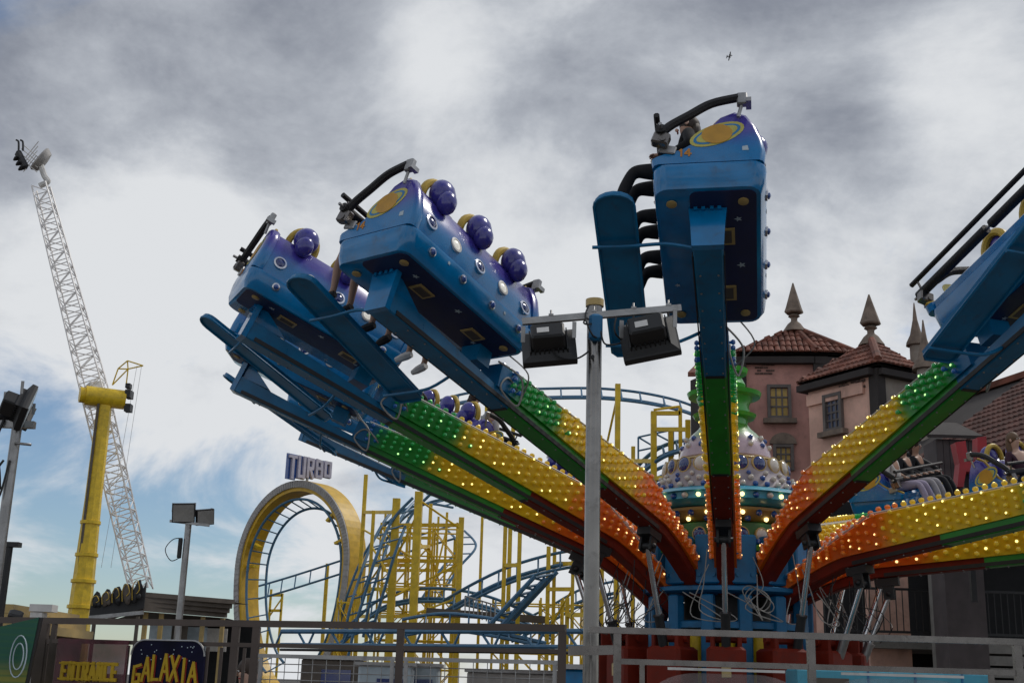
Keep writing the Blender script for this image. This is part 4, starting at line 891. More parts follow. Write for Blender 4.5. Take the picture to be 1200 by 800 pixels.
# pavilion building below the tower
PY = 42
a, b = at(160, 705, PY), at(262, 712, PY + 3)
pv = thing('pavilion', (a.x + 2, PY + 2, 0), 'low pavilion with stacked timber fascia boards and dark open front below the lattice arm', 'pavilion')
ztop = at(172, 694, PY).z; zbot = at(172, 716, PY).z; x0, x1 = at(168, 700, PY).x, at(266, 706, PY + 3).x
for i in range(4):
    f0 = zbot + (ztop - zbot) * i / 4; q = MB(); q.beam((x0 - .12 * i, PY - .12 * i, f0 + .09), (x1 + .1 * i, PY + 3 - .1 * i, f0 + .09), .14, .155); q.build('fascia_board', m_wood, pv, True)
    q = MB(); q.beam((x0 - .10 - .12 * i, PY - .12 * i, f0 + .09), (x0 - 2.6, PY + 5, f0 + .09 - .1), .14, .155); q.build('fascia_board', m_wood, pv, True)
q = MB(); q.add([(x0, PY + .1, ztop - .02), (x1, PY + 3.1, ztop - .02), (x1, PY + 7, ztop + .1), (x0 - 2.6, PY + 6, ztop)], [(0, 1, 2, 3)]); q.add([(x0, PY + .1, zbot), (x1, PY + 3.1, zbot), (x1, PY + 7, zbot), (x0 - 2.6, PY + 6, zbot)], [(3, 2, 1, 0)]); q.build('roof', m_wood, pv, True)
q = MB(); q.box(((x0 + x1) / 2, PY + 6, zbot / 2), (x1 - x0 + 1, .2, zbot - .05)); q.build('back_wall', m_dark, pv, True)
for f_ in (.02, .2, .42, .7, .95):
    q = MB(); p = V((x0, PY + .3, 0)).lerp(V((x1, PY + 3.2, 0)), f_); q.box((p.x, p.y, zbot / 2), (.14, .14, zbot - .01)); q.build('post', m_cream, pv, True)
for f_, m_ in ((.1, m_pale), (.3, m_wood), (.55, m_pale), (.82, m_white)):
    q = MB(); p = V((x0, PY + 1.5, 0)).lerp(V((x1, PY + 4.0, 0)), f_); q.box((p.x, p.y, zbot - .75), (.75, .05, .8)); q.build('display_board', m_, pv, True)
rs = random.Random(2)
cs = at(137, 706, PY - .6); t = thing('illuminated_sign', (cs.x, cs.y, cs.z - .6), 'dark scalloped sign with lumpy letters standing on the pavilion roof edge', 'sign')
q = MB()
ol = [(-.85, -.45)] + [(-.85 + 1.7 * i / 22, .12 + .30 * abs(math.sin(i * .75)) + .28 * (i / 22)) for i in range(23)] + [(.85, -.25)]
q.prism(ol, cs + V((0, .06, 0)), (1, .1, .12), (0, 0, 1), -.12); q.build('backing', m_blk, t, True)
for i in range(5):
    c = cs + V((-.66 + i * .32, -.05, .02 + .09 * i)); hh = .20 + .05 * i
    q = MB(); q.ball(c, (.11 + .02 * (i % 2), .06, hh), 10, 8, rot=basis((rs.uniform(-.3, .3), 0, 1), (1, 0, 0))); q.ball(c + V((.09, -.02, -hh * .4)), (.07, .05, .10), 8, 6); q.build('lettering_lump', m_wood if i % 2 else m_blk, t, True)
    q = MB(); q.path(cr([c + V((-.10, -.07, -hh * .7)), c + V((-.13, -.07, hh * .4)), c + V((.0, -.07, hh * .9)), c + V((.10, -.07, hh * .2)), c + V((.02, -.08, -hh * .2))], 5), .014, 5); q.build('tube_outline', m_gold, t, True)
q = MB(); q.beam(cs + V((-.85, 0, -.5)), cs + V((.9, 0, -.28)), .1, .12); q.build('base_beam', m_steel, t, True)
for dx in (-.7, .7): q = MB(); q.beam(cs + V((dx, .1, -.4)), V((cs.x + dx, cs.y + .1, 0)), .1, .1); q.build('strut', m_wood, t, True)

# ================================================================ LOOPING COASTER
LY = 60.0
lc = at(348, 664, LY); psi = R(36); hx = V((math.cos(psi), -math.sin(psi), 0)); nx = V((-math.sin(psi), -math.cos(psi), 0))
lr = thing('coaster_loop', (lc.x, LY, 0), 'vertical coaster loop of grey and yellow box section with blue rails inside', 'coaster loop')
def ringpt(th, r, n, ry=1.08): return lc + hx * (r * math.cos(th)) + V((0, 0, r * (ry if math.sin(th) > 0 else 1.75) * math.sin(th))) + nx * n
NS = 72
TT = [2 * math.pi * i / NS for i in range(NS)]
def ringloft(name, sec, m_):
    q = MB(); q.loft([[ringpt(t, r, n) for r, n in sec] for t in TT], False, closed=True, smooth=False); return q.build(name, m_, lr, True)
ringloft('yellow_ring', [(3.32, -.70), (3.80, -.70), (3.80, .42), (3.32, .42)], mat('loop_yellow', (.60, .36, .015), .4, dirt=.15))
ringloft('grey_flange', [(3.48, .425), (3.79, .425), (3.79, .50), (3.48, .50)], m_cgrey)
q = MB()
for i in range(150):
    t = 2 * math.pi * i / 150; q.beam(ringpt(t, 3.50, .512), ringpt(t, 3.77, .512), .05, .02, upv=nx)
q.build('flange_ribs', m_cgrey, lr, True, kind='stuff')
rails = []
for n0, r0 in ((.25, 2.98), (-.75, 2.80)):
    q = MB(); q.path([ringpt(R(-70 + 320 * i / 90), r0 * (.96 if n0 < 0 else 1), n0 - .25 + .5 * i / 90) for i in range(91)], .065, 7); q.build('rail', m_cblue, lr, True)
for i in range(0, 91, 3):
    q = MB(); q.tube(ringpt(R(-70 + 320 * i / 90), 2.98, .0 + .5 * i / 90), ringpt(R(-70 + 320 * i / 90), 2.69, -1.0 + .5 * i / 90), .035, 5); q.build('tie', m_cblue, lr, True)
for d_ in (20, 45, 160, 178):
    q = MB(); q.beam(ringpt(R(d_), 3.3, .0), ringpt(R(d_), 2.7, .1), .3, .12); q.build('rail_bracket', m_cyel, lr, True)
# letters on top of the loop
so_ = at(360, 554, LY); t = thing('turbo_sign', so_ - V((0, 0, .5)), 'purple and white TURBO letters on a short post above the loop', 'sign')
ax = V((math.cos(R(52)), math.sin(R(52)), 0.0)); L0 = so_ - ax * 1.25 + V((0, 0, -.40))
hts = (1.12, 1.02, .92, .80, .72)
for i, ch in enumerate('TURBO'):
    q = MB(); letter(q, ch, L0 + ax * (.58 * i) + V((0, 0, .10 * i)), ax, (0, 0, 1), .42, hts[i], .15, .12); q.build('letter', mat('letter_face' , (.44, .42, .50), .4), t, True)
    q = MB(); q.box(L0 + ax * (.58 * i + .21) + V((0, 0, hts[i] / 2 + .10 * i)) - ax.cross(V((0, 0, 1))) * .05, (.595 - .003 * (i % 2), .08, hts[i] + .12), basis((0, 0, 1), ax)); q.build('backing', m_bluestud, t, True)
q = MB(); q.tube(so_ + V((.0, .1, -.9)), so_ + V((0, .1, .2)), .07); q.build('post', m_steel, t, True); q = MB(); q.box(so_ + V((0, .1, -.75)), (.35, .35, .35)); q.build('foot', m_cgrey, t, True)

COASTG = 'blue coaster tracks'
def track(pts, side, label, gauge=.85, rail=.06, tie=.75, spine=True, split=False):
    P = cr([at(*p) for p in pts], 8); sd = V(side).normalized() * gauge / 2
    base = min(P, key=lambda v: v.z); t = thing('coaster_track', base, label, 'coaster track', COASTG)
    for s_ in (-1, 1): q = MB(); q.path([p + sd * s_ for p in P], rail, 6); q.build('rail', m_cblue, t, True)
    acc = 0; ties = []
    for a, b in zip(P, P[1:]):
        acc += (b - a).length
        if acc > tie: acc = 0; ties.append(b)
    for b in ties: q = MB(); q.tube(b + sd, b - sd, rail * .6, 5); q.build('tie', m_cblue, t, True)
    if spine:
        q = MB(); q.path([p + V((0, 0, -.16)) for p in P], rail * 1.3, 6); q.build('spine', m_cblue, t, True)
        q = MB()
        for b in ties: q.tube(b + V((0, 0, -.16)), b + sd, rail * .5, 4); q.tube(b + V((0, 0, -.16)), b - sd, rail * .5, 4)
        q.build('yoke', m_cblue, t, True, kind='stuff')
    return t
track([(470, 500, 56), (505, 478, 53), (560, 464, 50), (640, 461, 48), (705, 461, 47), (765, 468, 47), (815, 482, 48), (850, 505, 50)], (0, .75, .55), 'high blue track arcing behind the arms up to the tiled house', 1.0)
track([(478, 588, 54), (462, 606, 53), (445, 638, 52), (432, 675, 51), (421, 712, 50), (414, 750, 50)], (.75, .5, .3), 'steep blue track diving down beside the right edge of the loop', .9, spine=False)
track([(495, 580, 50), (470, 608, 50), (452, 650, 49), (440, 690, 49), (428, 730, 49), (420, 765, 49)], (.75, .5, .3), 'second steep blue track diving through the yellow tower', .9, spine=False)
track([(280, 700, 66), (330, 686, 65), (400, 664, 63), (470, 641, 62), (535, 622, 60)], (0, .35, .9), 'straight blue track climbing through the loop opening toward the tower', .75, spine=False)
track([(535, 622, 60), (548, 640, 58), (528, 665, 57), (505, 700, 56)], (.8, .5, .1), 'short blue track curling down at the right side of the yellow tower', .9, spine=False)
track([(520, 712, 50), (560, 690, 48), (600, 672, 47), (650, 658, 46), (700, 650, 46)], (0, .5, .8), 'blue track rising to the right under the orange arms', .75)
track([(400, 748, 52), (440, 712, 52), (475, 699, 52), (520, 697, 51), (570, 706, 50), (610, 722, 50), (650, 742, 50)], (0, .5, .5), 'humped blue track between the yellow tower legs above the railing', .8)
track([(588, 728, 44), (612, 702, 44), (640, 672, 44)], (.7, .5, .2), 'steep wide blue lift ramp below the orange arms', 1.0, .08, .35)
track([(735, 572, 44), (752, 548, 43), (775, 530, 42), (800, 522, 42), (825, 520, 43)], (0, .7, .5), 'small curved blue track left of the dome', .8, .07, .45)
track([(730, 590, 46), (760, 562, 45), (790, 548, 45), (815, 545, 46)], (0, .7, .5), 'lower curved blue track left of the dome', .8, .07, .45)
track([(405, 740, 58), (418, 690, 57), (440, 640, 57), (470, 604, 56), (505, 588, 56), (540, 592, 55)], (.75, .5, .3), 'farther blue track sweeping up through the left legs of the yellow tower', .85, spine=False)
track([(600, 742, 54), (640, 722, 53), (680, 700, 52), (720, 690, 52)], (0, .5, .8), 'low blue track rising behind the floodlight pole', .8)
track([(470, 735, 46), (520, 728, 46), (580, 735, 45), (640, 748, 45)], (0, .5, .6), 'lowest flat blue track just above the railing', .8)
# long truss at the bottom
tr = thing('track_truss', at(520, 745, 30), 'long level blue truss just above the foreground railing', 'truss')
TA, TB = at(330, 742, 36), at(690, 738, 30); TB.z = TA.z = (TA.z + TB.z) / 2 + .02
for dz, r in ((0, .07), (-.36, .055), (-.5, .04)): q = MB(); q.tube(TA + V((0, 0, dz)), TB + V((0, 0, dz)), r, 6); q.build('chord', m_cblue if dz > -.4 else m_blk, tr, True)
for i in range(16):
    q = MB(); q.tube(TA.lerp(TB, i / 16), TA.lerp(TB, (i + (.5 if i % 2 else -.3)) / 16) + V((0, 0, -.36)), .035, 5); q.build('diagonal', m_cblue, tr, True)

# yellow supports
def tower_lattice(cols, levels, braces, label, m_=m_cyel, r=.09):
    p = at(*cols[0][:3]); t = thing('support_tower', (p.x, p.y, 0), label, 'support tower')
    L = []
    for px, py, Y, rr in cols:
        p = at(px, py, Y); L.append(p); q = MB(); q.beam((p.x, p.y, 0), p, rr * 1.5, rr * 1.5); q.build('leg', m_, t, True)
    for i, j, py in levels:
        def on(k): c = cols[k]; p = at(c[0], py if k == i or True else py, c[2]); return V((L[k].x, L[k].y, p.z))
        a, b = on(i), on(j); q = MB(); q.beam(a, b, .12, .14); q.build('cross_beam', m_, t, True)
    q = MB()
    for i, py, j, py2 in braces:
        a = V((L[i].x, L[i].y, at(cols[i][0], py, cols[i][2]).z)); b = V((L[j].x, L[j].y, at(cols[j][0], py2, cols[j][2]).z)); q.tube(a, b, .045, 5)
    if q.v: q.build('brace', m_, t, True, kind='stuff')
    return t
tower_lattice([(429, 556, 54, .11), (438, 598, 51, .09), (465, 584, 50, .20), (491, 576, 49, .20), (505, 590, 53, .10), (541, 606, 50, .14), (524, 600, 54, .07)],
              [(0, 2, 600), (2, 5, 615), (1, 5, 657), (0, 3, 662), (2, 5, 722), (0, 2, 722), (3, 4, 640), (4, 6, 690), (2, 6, 690), (1, 2, 690)],
              [(0, 620, 3, 655), (3, 585, 5, 620), (0, 700, 2, 640), (2, 700, 5, 660), (1, 640, 2, 680), (3, 720, 5, 700), (4, 720, 6, 620), (4, 640, 6, 700), (2, 660, 3, 600)],
              'yellow lattice support tower with paired thick legs right of the coaster loop')
tower_lattice([(452, 600, 60, .07), (479, 605, 60, .07), (514, 605, 60, .07), (533, 630, 60, .07)], [(0, 2, 630), (0, 3, 668), (0, 3, 705), (1, 3, 740)], [(0, 705, 1, 668), (1, 668, 2, 630), (2, 705, 3, 668), (0, 668, 1, 630), (1, 740, 2, 705), (2, 740, 3, 705)],
              'farther thin yellow lattice seen through the thick legged tower')
tower_lattice([(594, 560, 46, .10), (611, 560, 45, .10), (603, 447, 49, .11), (643, 640, 46, .10), (650, 640, 47, .09), (672, 620, 45, .08)], [(0, 1, 662), (0, 1, 720), (3, 5, 690), (4, 5, 660)], [(3, 740, 5, 690)],
              'slim yellow posts under the orange arms left of the floodlight pole')
tower_lattice([(724, 450, 45, .13), (707, 520, 47, .09)], [], [(0, 462, 1, 540)], 'tall yellow post just right of the floodlight pole below the high track')
tower_lattice([(766, 482, 42, .13), (786, 505, 42, .11), (806, 492, 41, .11), (797, 478, 42, .08), (742, 523, 44, .09)], [(0, 2, 503), (0, 3, 484), (0, 2, 560), (4, 0, 540)], [(0, 480, 3, 476)],
              'yellow support frame left of the dome under the end of the high track')
tower_lattice([(570, 470, 53, .08), (500, 458, 56, .10)], [], [], 'yellow post behind the purple headrests')
tower_lattice([(318, 690, 68, .08), (331, 695, 68, .08)], [(0, 1, 697), (0, 1, 715)], [(0, 722, 1, 700)], 'small yellow frame seen through the loop opening')
tower_lattice([(384, 660, 66, .12)], [], [], 'single yellow post seen at the right inside the loop')
tower_lattice([(690, 690, 40, .10), (665, 700, 42, .09), (705, 690, 43, .09)], [(0, 1, 720)], [], 'yellow posts right of the floodlight pole behind the rams')
def scaffold(xs, ytop, Y, depth, dy, label, r=.045):
    b = at(xs[0], ytop, Y); t = thing('scaffold_tower', (b.x, b.y, 0), label, 'scaffold tower'); G_ = []
    for row in range(2):
        ln = []
        for x in xs:
            p = at(x, ytop, Y); p = V((p.x, Y + row * depth, p.z)); ln.append(p); q = MB(); q.tube((p.x, p.y, 0), p, r, 6); q.build('upright', m_cyel, t, True)
        G_.append(ln)
    z = G_[0][0].z - .2; lev = 0; br = MB()
    while z > 1.2:
        for ln in G_:
            q = MB(); q.tube(V((ln[0].x, ln[0].y, z)), V((ln[-1].x, ln[-1].y, z)), r * .8, 5); q.build('ledger', m_cyel, t, True)
            for a, b in zip(ln, ln[1:]):
                if lev % 2: a, b = b, a
                br.tube(V((a.x, a.y, z)), V((b.x, b.y, z - dy)), r * .55, 4)
        for a, b in zip(*G_): br.tube(V((a.x, a.y, z)), V((b.x, b.y, z - dy * .5)), r * .55, 4)
        z -= dy; lev += 1
    br.build('diagonal_bracing', m_cyel, t, True, kind='stuff')
scaffold((447, 478, 508, 536), 612, 52.5, 1.6, 1.15, 'dense thin yellow scaffold in the middle of the coaster below the arms')
scaffold((578, 606, 634, 660, 684), 700, 50.5, 1.5, .95, 'low thin yellow scaffold under the blue track left of the floodlight pole')
scaffold((396, 412), 700, 56, 1.2, 1.0, 'narrow thin yellow scaffold right of the loop foot')
p = at(750, 506, 44); t = thing('handrail', p, 'thin blue handrail of the walkway left of the dome', 'handrail')
for a, b in (((748, 512), (790, 503)), ((748, 528), (790, 519)), ((748, 512), (748, 545)), ((768, 508), (768, 540)), ((789, 503), (789, 535)), ((748, 512), (768, 524)), ((768, 508), (789, 519))):
    q = MB(); q.tube(at(*a, 43.5), at(*b, 43.5), .035, 5); q.build('bar', m_cblue, t, True)
p = at(560, 715, 47); t = thing('walkway_rail', p, 'grey walkway guard rail by the humped coaster track', 'handrail')
for i in range(8):
    x = 545 + i * 5; q = MB(); q.tube(at(x, 698 + i * 1.5, 47), at(x, 720 + i * 1.5, 47), .025, 4); q.build('baluster', m_steel, t, True)
q = MB(); q.tube(at(545, 698, 47), at(580, 708.5, 47), .03, 5); q.build('top_bar', m_steel, t, True)
q = MB(); q.beam(at(500, 716, 48), at(640, 726, 48), .6, .25); q.build('deck', m_wood, t, True)
# small booths behind the mesh
for px, py, Y, wx, lb, m_ in ((452, 779, 20, .85, 'pale blue booth panel behind the wire mesh, left of the middle post', m_pale), (492, 780, 20.5, .6, 'narrow pale booth panel behind the wire mesh, right of the middle post', m_pale),
                      (610, 788, 24, 2.0, 'long dull grey cabin behind the wire mesh', m_cgrey), (388, 772, 26, 1.2, 'tan kiosk behind the wire mesh left of the pale panels', m_wood), (676, 783, 13.5, .32, 'dark blue control cabinet left of the floodlight pole foot', m_hubblue)):
    p = at(px, py, Y); t = thing('booth', (p.x, p.y, 0), lb, 'booth')
    q = MB(); q.box((p.x, p.y + .4, p.z / 2), (wx, .8, p.z), bev=.03); q.build('body', m_, t, True)
    q = MB(); q.box((p.x, p.y + .4, p.z + .02), (wx + .1, .9, .05)); q.build('roof', m_steel, t, True)
    q = MB(); q.box((p.x + wx * .1, p.y - .012, p.z - .35), (wx * .5, .02, .3)); q.build('window', m_pglass, t, True)
p = at(1050, 786, 13.6); t = thing('control_cabinet', (p.x, p.y, 0), 'long light blue cabinet with framed window behind the right railing', 'cabinet')
q = MB(); q.box((p.x, p.y + .3, p.z / 2), (2.1, .6, p.z), bev=.02); q.build('body', m_lblue, t, True)
q = MB(); q.box((p.x - .72, p.y - .01, p.z - .22), (.42, .02, .26)); q.build('window', m_wood, t, True)
for i in range(3): q = MB(); q.box((p.x - .3 + i * .5, p.y - .006, p.z - .2), (.02, .012, .4)); q.build('panel_seam', m_hubblue, t, True)

# ================================================================ THE TILED HOUSE
def plaster(name, col, brick=True):
    m = mat(name, col, (.85), dirt=.3, vs=.9, var=.2, bump=.25, bs=12); t = NT(m.node_tree); b = t.n['Principled BSDF']
    c = t.new('ShaderNodeTexCoord').outputs['Object']; base = b.inputs['Base Color'].links[0].from_socket
    mp = t.new('ShaderNodeMapping'); mp.inputs['Scale'].default_value = (1.2, 1.2, .18); t.l.new(c, mp.inputs[0])
    st = t.ramp(t.noise(mp.outputs[0], 2.2, 6, .65), .56, .78)
    b.inputs['Base Color'].links[0].from_socket
    t.put(b.inputs['Base Color'], t.mix(t.math('MULTIPLY', st, .32), base, (.07, .05, .045)))
    return m
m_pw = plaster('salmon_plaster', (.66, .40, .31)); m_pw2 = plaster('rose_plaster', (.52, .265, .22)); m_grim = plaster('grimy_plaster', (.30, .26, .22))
m_tile = mat('clay_tile', (.17, .058, .036), .8, var=.45, vs=2.2, dirt=.45, bump=.3, bs=15); m_tim = mat('dark_timber', (.035, .028, .026), .8, dirt=.3)
m_stone = mat('spire_stone', (.20, .15, .115), .85, dirt=.45, var=.3, vs=3); m_brick = mat('exposed_brick', (.13, .085, .07), .9, var=.4, vs=9)
m_frame = mat('window_frame_paint', (.13, .11, .10), .7, dirt=.3); m_wy = mat('yellow_pane', (.42, .27, .05), .35, var=.3); m_wb = mat('blue_pane', (.07, .09, .16), .3, var=.3)
def roof_tiles(E0, E1, T0, T1, pitch, parent, m_t=None):
    """barrel tile columns between eave E0-E1 and top edge T0-T1 (world coords)"""
    E0, E1, T0, T1 = map(V, (E0, E1, T0, T1)); e = (E1 - E0); L = e.length; ex = e / L; nrm = ex.cross((T0 + T1) / 2 - (E0 + E1) / 2).normalized()
    if nrm.z < 0: nrm = -nrm
    sl = nrm.cross(ex).normalized()
    if sl.z < 0: sl = -sl
    t0, t1 = (T0 - E0), (T1 - E0); x0, y0, x1, y1 = t0.dot(ex), t0.dot(sl), t1.dot(ex), t1.dot(sl)
    q = MB(); n = max(3, int(L / pitch)); rr = random.Random(1)
    def ymax(x):
        h = []
        if x < x0: h = y0 * x / max(x0, 1e-6)
        elif x > x1: h = y1 * (L - x) / max(L - x1, 1e-6)
        else: h = y0 + (y1 - y0) * (x - x0) / max(x1 - x0, 1e-6)
        return max(h, .02)
    for i in range(n):
        x = (i + .5) * L / n; H_ = ymax(x); r = L / n * .46; y = -.08; k = 0
        while y < H_ - .02:
            y2 = min(y + .34, H_); rings = []
            jx = rr.uniform(-.012, .012)
            for yy, dz in ((y, .045), (y2 + .03, .012)):
                rings.append([E0 + ex * (x + jx + r * math.cos(a)) + sl * yy + nrm * (dz + r * .8 * math.sin(a)) for a in [math.pi * j / 5 for j in range(6)]])
            q.loft(rings, True, smooth=False); y = y2
    q.build('roof_tiles', m_t or m_tile, parent, True, kind='stuff')
    q = MB(); q.add([E0, E1, T1, T0], [(0, 1, 2, 3)]); q.add([p - nrm * .08 for p in (E0, E1, T1, T0)], [(3, 2, 1, 0)]); q.build('roof_deck', m_tim, parent, True)
def window(parent, c, ax, wd, ht, cols, rows, m_, sill=True, arch=False):
    """window with frame, panes, glazing bars set on a wall whose outward normal is ax x z"""
    c, ax = V(c), V(ax).normalized(); n = ax.cross(V((0, 0, 1))); B = basis((0, 0, 1), ax)
    q = MB(); f = .09
    for sx in (-1, 1): q.box(c + ax * sx * (wd / 2 + f / 2) + n * .04, (f, .14, ht + 2 * f), B)
    for sz in (-1, 1): q.box(c + V((0, 0, sz * (ht / 2 + f / 2))) + n * .038, (wd, .13, f), B)
    fr = q.build('window', m_frame, parent, True)
    fr_off = fr
    for i in range(cols):
        for j in range(rows):
            q = MB(); q.box(c - parent.location + ax * ((i + .5) / cols - .5) * wd + V((0, 0, ((j + .5) / rows - .5) * ht)) + n * .0, (wd / cols - .045, .03, ht / rows - .045), B); q.build('pane', m_, fr)
    q = MB()
    for i in range(1, cols): q.box(c - parent.location + ax * (i / cols - .5) * wd + n * .015, (.045, .06, ht), B)
    for j in range(1, rows): q.box(c - parent.location + V((0, 0, (j / rows - .5) * ht)) + n * .017, (wd, .058, .045), B)
    q.build('glazing_bar', m_frame, fr, kind='stuff')
    if sill: q = MB(); q.box(c - parent.location + V((0, 0, -ht / 2 - .16)) + n * .09, (wd + .45, .24, .14), B); q.build('sill', m_stone, fr)
    if arch:
        q = MB(); q.prism([(math.cos(a) * (wd / 2 + .18), math.sin(a) * (wd / 2 + .12)) for a in [math.pi * i / 10 for i in range(11)]], c - parent.location + V((0, 0, ht / 2 + .10)) - n * .02, ax, (0, 0, 1), .14); q.build('arch_hood', m_stone, fr)
def spire(base, h, r, parent, ball=True):
    b = V(base); q = MB()
    q.lathe([(r * 1.25, -.25), (r * .7, .0), (r * .34, .10), (r * .34, .20), (r * .62, .26), (r * .3, .34)], 10, b); q.lathe([(r * .9, .36), (r, .40), (r * .82, .55), (.02, h)], 6, b, smooth=False); return q.build('spire', m_stone, parent, True)
# front block
HY = 31.0
nc = at(1029, 424, HY); ze = nc.z
lc_, rc_ = at_z(936, 449, ze), at_z(1079, 434, ze)
hs = thing('salmon_house', (nc.x, nc.y, 0), 'salmon plastered corner block with blue paned window and red tiled hip roof', 'house')
apex = at(1021, 400, (nc.y + lc_.y + rc_.y) / 3 + 1.0)
back = lc_ + rc_ - nc
def inset(p, d): c = (nc + lc_ + rc_ + back) / 4; v = (c - p); v.z = 0; return p + v.normalized() * d
wn, wl, wr, wb = (inset(p, .26) for p in (nc, lc_, rc_, back))
q = MB(); zt = ze - .10
q.add([(p.x, p.y, z) for z in (0, zt) for p in (wl, wn)], [(0, 1, 3, 2)]); q.build('front_wall', m_pw, hs, True)
q = MB(); q.add([(p.x, p.y, z) for z in (0, zt) for p in (wn, wr)], [(0, 1, 3, 2)]); q.add([(p.x, p.y, z) for z in (0, zt) for p in (wr, wb)], [(0, 1, 3, 2)]); q.add([(p.x, p.y, z) for z in (0, zt) for p in (wb, wl)], [(0, 1, 3, 2)]); q.build('side_wall', m_grim, hs, True)
fax = (wn - wl).normalized(); fn = fax.cross(V((0, 0, 1)))
fax = V((fax.x, fax.y, 0)).normalized(); rax = V((wr.x - wn.x, wr.y - wn.y, 0)).normalized()
q = MB(); q.box(V((wn.x, wn.y, zt / 2)) + fax * -.05 + rax * .10, (.30, .30, zt - .02), basis((0, 0, 1), fax)); q.build('corner_timber', m_tim, hs, True)
q = MB(); q.beam(V((wl.x, wl.y, zt - .1)) - fax * .2, V((wn.x, wn.y, zt - .1)), .5, .18); q.beam(V((wn.x, wn.y, zt - .11)), V((wr.x, wr.y, zt - .11)), .5, .17); q.build('eave_beam', m_tim, hs, True)
q = MB(); q.beam(V((wl.x, wl.y, zt - .45)) + fn * .03, V((wn.x, wn.y, zt - .45)) + fn * .03 - fax * .4, .10, .30); q.build('cornice', m_pw, hs, True)
rs = random.Random(8); 
for i in range(24):
    r_ = i // 2; a = V((wl.x, wl.y, 0)) + fax * (.25 + (i % 2) * .27 + (.13 if r_ % 2 else 0)) + fn * .02; a.z = at(945, 545 + r_ * 5, a.y).z
    if rs.random() < .85: q = MB(); q.box(a, (.24, .06, .085), basis((0, 0, 1), fax)); q.build('brick', m_brick, hs, True)
def wall_pt(px, py, a, b):      # where the view ray meets the vertical wall through a and b
    d = ray(px, py); e = V((b.x - a.x, b.y - a.y, 0)); den = d.x * e.y - d.y * e.x
    s_ = ((a.x - C0.x) * e.y - (a.y - C0.y) * e.x) / den; return C0 + d * s_
for i in range(24):
    r_ = i // 6; px_ = 981 + (i % 6) * 5.6 + (2.8 if r_ % 2 else 0)
    if px_ < 1014 and rs.random() < .8: q = MB(); q.box(wall_pt(px_, 446 - (px_ - 981) * .12 + r_ * 3.6, wl, wn) + fn * .02, (.15, .05, .06), basis((0, 0, 1), fax)); q.build('brick', m_brick, hs, True)
w1 = wall_pt(978, 483, wl, wn); window(hs, w1, fax, .50, .85, 3, 4, m_wb)
w1 = wall_pt(977, 560, wl, wn); window(hs, w1, fax, .55, .9, 3, 4, m_wb, False)
roof_tiles(lc_, nc, apex, apex, .16, hs); roof_tiles(nc, rc_, apex, apex, .16, hs); roof_tiles(rc_, back, apex, apex, .3, hs); roof_tiles(back, lc_, apex, apex, .3, hs)
q = MB(); q.tube(nc + V((0, 0, .08)), apex + V((0, 0, .08)), .11, 8); q.build('hip_ridge', m_tile, hs, True)
spire(apex + V((0, 0, .12)), 1.25, .30, hs)
# rear tower
RY = 36.0
pa, pb, pc = at(866, 412, RY + 1), at(957, 412, RY - .4), at(1001, 413, RY + 2.5); zr = pb.z; pa = at_z(866, 412, zr); pc = at_z(1001, 414, zr)
pl = at_z(806, 436, zr - .7)
rt_ = thing('rose_tower', (pb.x, pb.y, 0), 'darker rose plastered tower with yellow paned windows behind the dome', 'tower house')
ctr = (pa + pc) / 2 + V((0, 2.2, 0)); ctr.z = 0; rb = V((2 * ctr.x - pb.x, 2 * ctr.y - pb.y, zr)); ra = V((2 * ctr.x - pa.x, 2 * ctr.y - pa.y, zr)); 
ap2 = at(931, 386, (ctr.y + pb.y) / 2)
def ins2(p, d): v = V((ctr.x - p.x, ctr.y - p.y, 0)); return p + v.normalized() * d
va, vb, vc = ins2(pa, .3), ins2(pb, .25), ins2(pc, .25); zt2 = zr - .12
tw_ax = V((vb.x - va.x, vb.y - va.y, 0)).normalized(); tn = tw_ax.cross(V((0, 0, 1)))
q = MB(); q.add([(p.x, p.y, z) for z in (0, zt2) for p in (va, vb)], [(0, 1, 3, 2)]); q.build('front_wall', m_pw2, rt_, True)
q = MB(); vra, vrb = ins2(ra, .3), ins2(rb, .25)
for a_, b_ in ((vb, vc), (vc, vrb), (vrb, va)): q.add([(p.x, p.y, z) for z in (0, zt2 - .01) for p in (a_, b_)], [(0, 1, 3, 2)])
q.build('side_wall', m_pw2, rt_, True)
q = MB(); q.box(V((vb.x, vb.y, zt2 / 2)) + tw_ax * .2, (.42, .4, zt2 - .02), basis((0, 0, 1), tw_ax)); q.build('corner_timber', m_tim, rt_, True)
q = MB(); q.box(V((va.x, va.y, zt2 / 2)) - tw_ax * .1, (.3, .4, zt2 - .02), basis((0, 0, 1), tw_ax)); q.build('corner_timber', m_tim, rt_, True)
q = MB(); q.beam(V((va.x, va.y, zt2 - .12)), V((vb.x, vb.y, zt2 - .12)), .5, .2); q.beam(V((vb.x, vb.y, zt2 - .13)), V((vc.x, vc.y, zt2 - .13)), .5, .2); q.build('eave_beam', m_tim, rt_, True)
for i in range(20):
    r_ = i // 4; a = wall_pt(887 + (i % 4) * 5.2 + (2.5 if r_ % 2 else 0), 424 + r_ * 3.4, va, vb) + tn * .015
    if rs.random() < .6: q = MB(); q.box(a, (.12, .04, .05), basis((0, 0, 1), tw_ax)); q.build('brick', m_brick, rt_, True)
window(rt_, wall_pt(913, 471, va, vb), tw_ax, .52, .86, 3, 3, m_wy)
window(rt_, wall_pt(918, 536, va, vb), tw_ax, .42, .60, 3, 3, m_wy, False, True)
roof_tiles(pa, pb, ap2, ap2, .165, rt_); roof_tiles(pb, pc, ap2, ap2, .165, rt_); roof_tiles(pc, rb, ap2, ap2, .3, rt_); roof_tiles(rb, pa, ap2, ap2, .3, rt_)
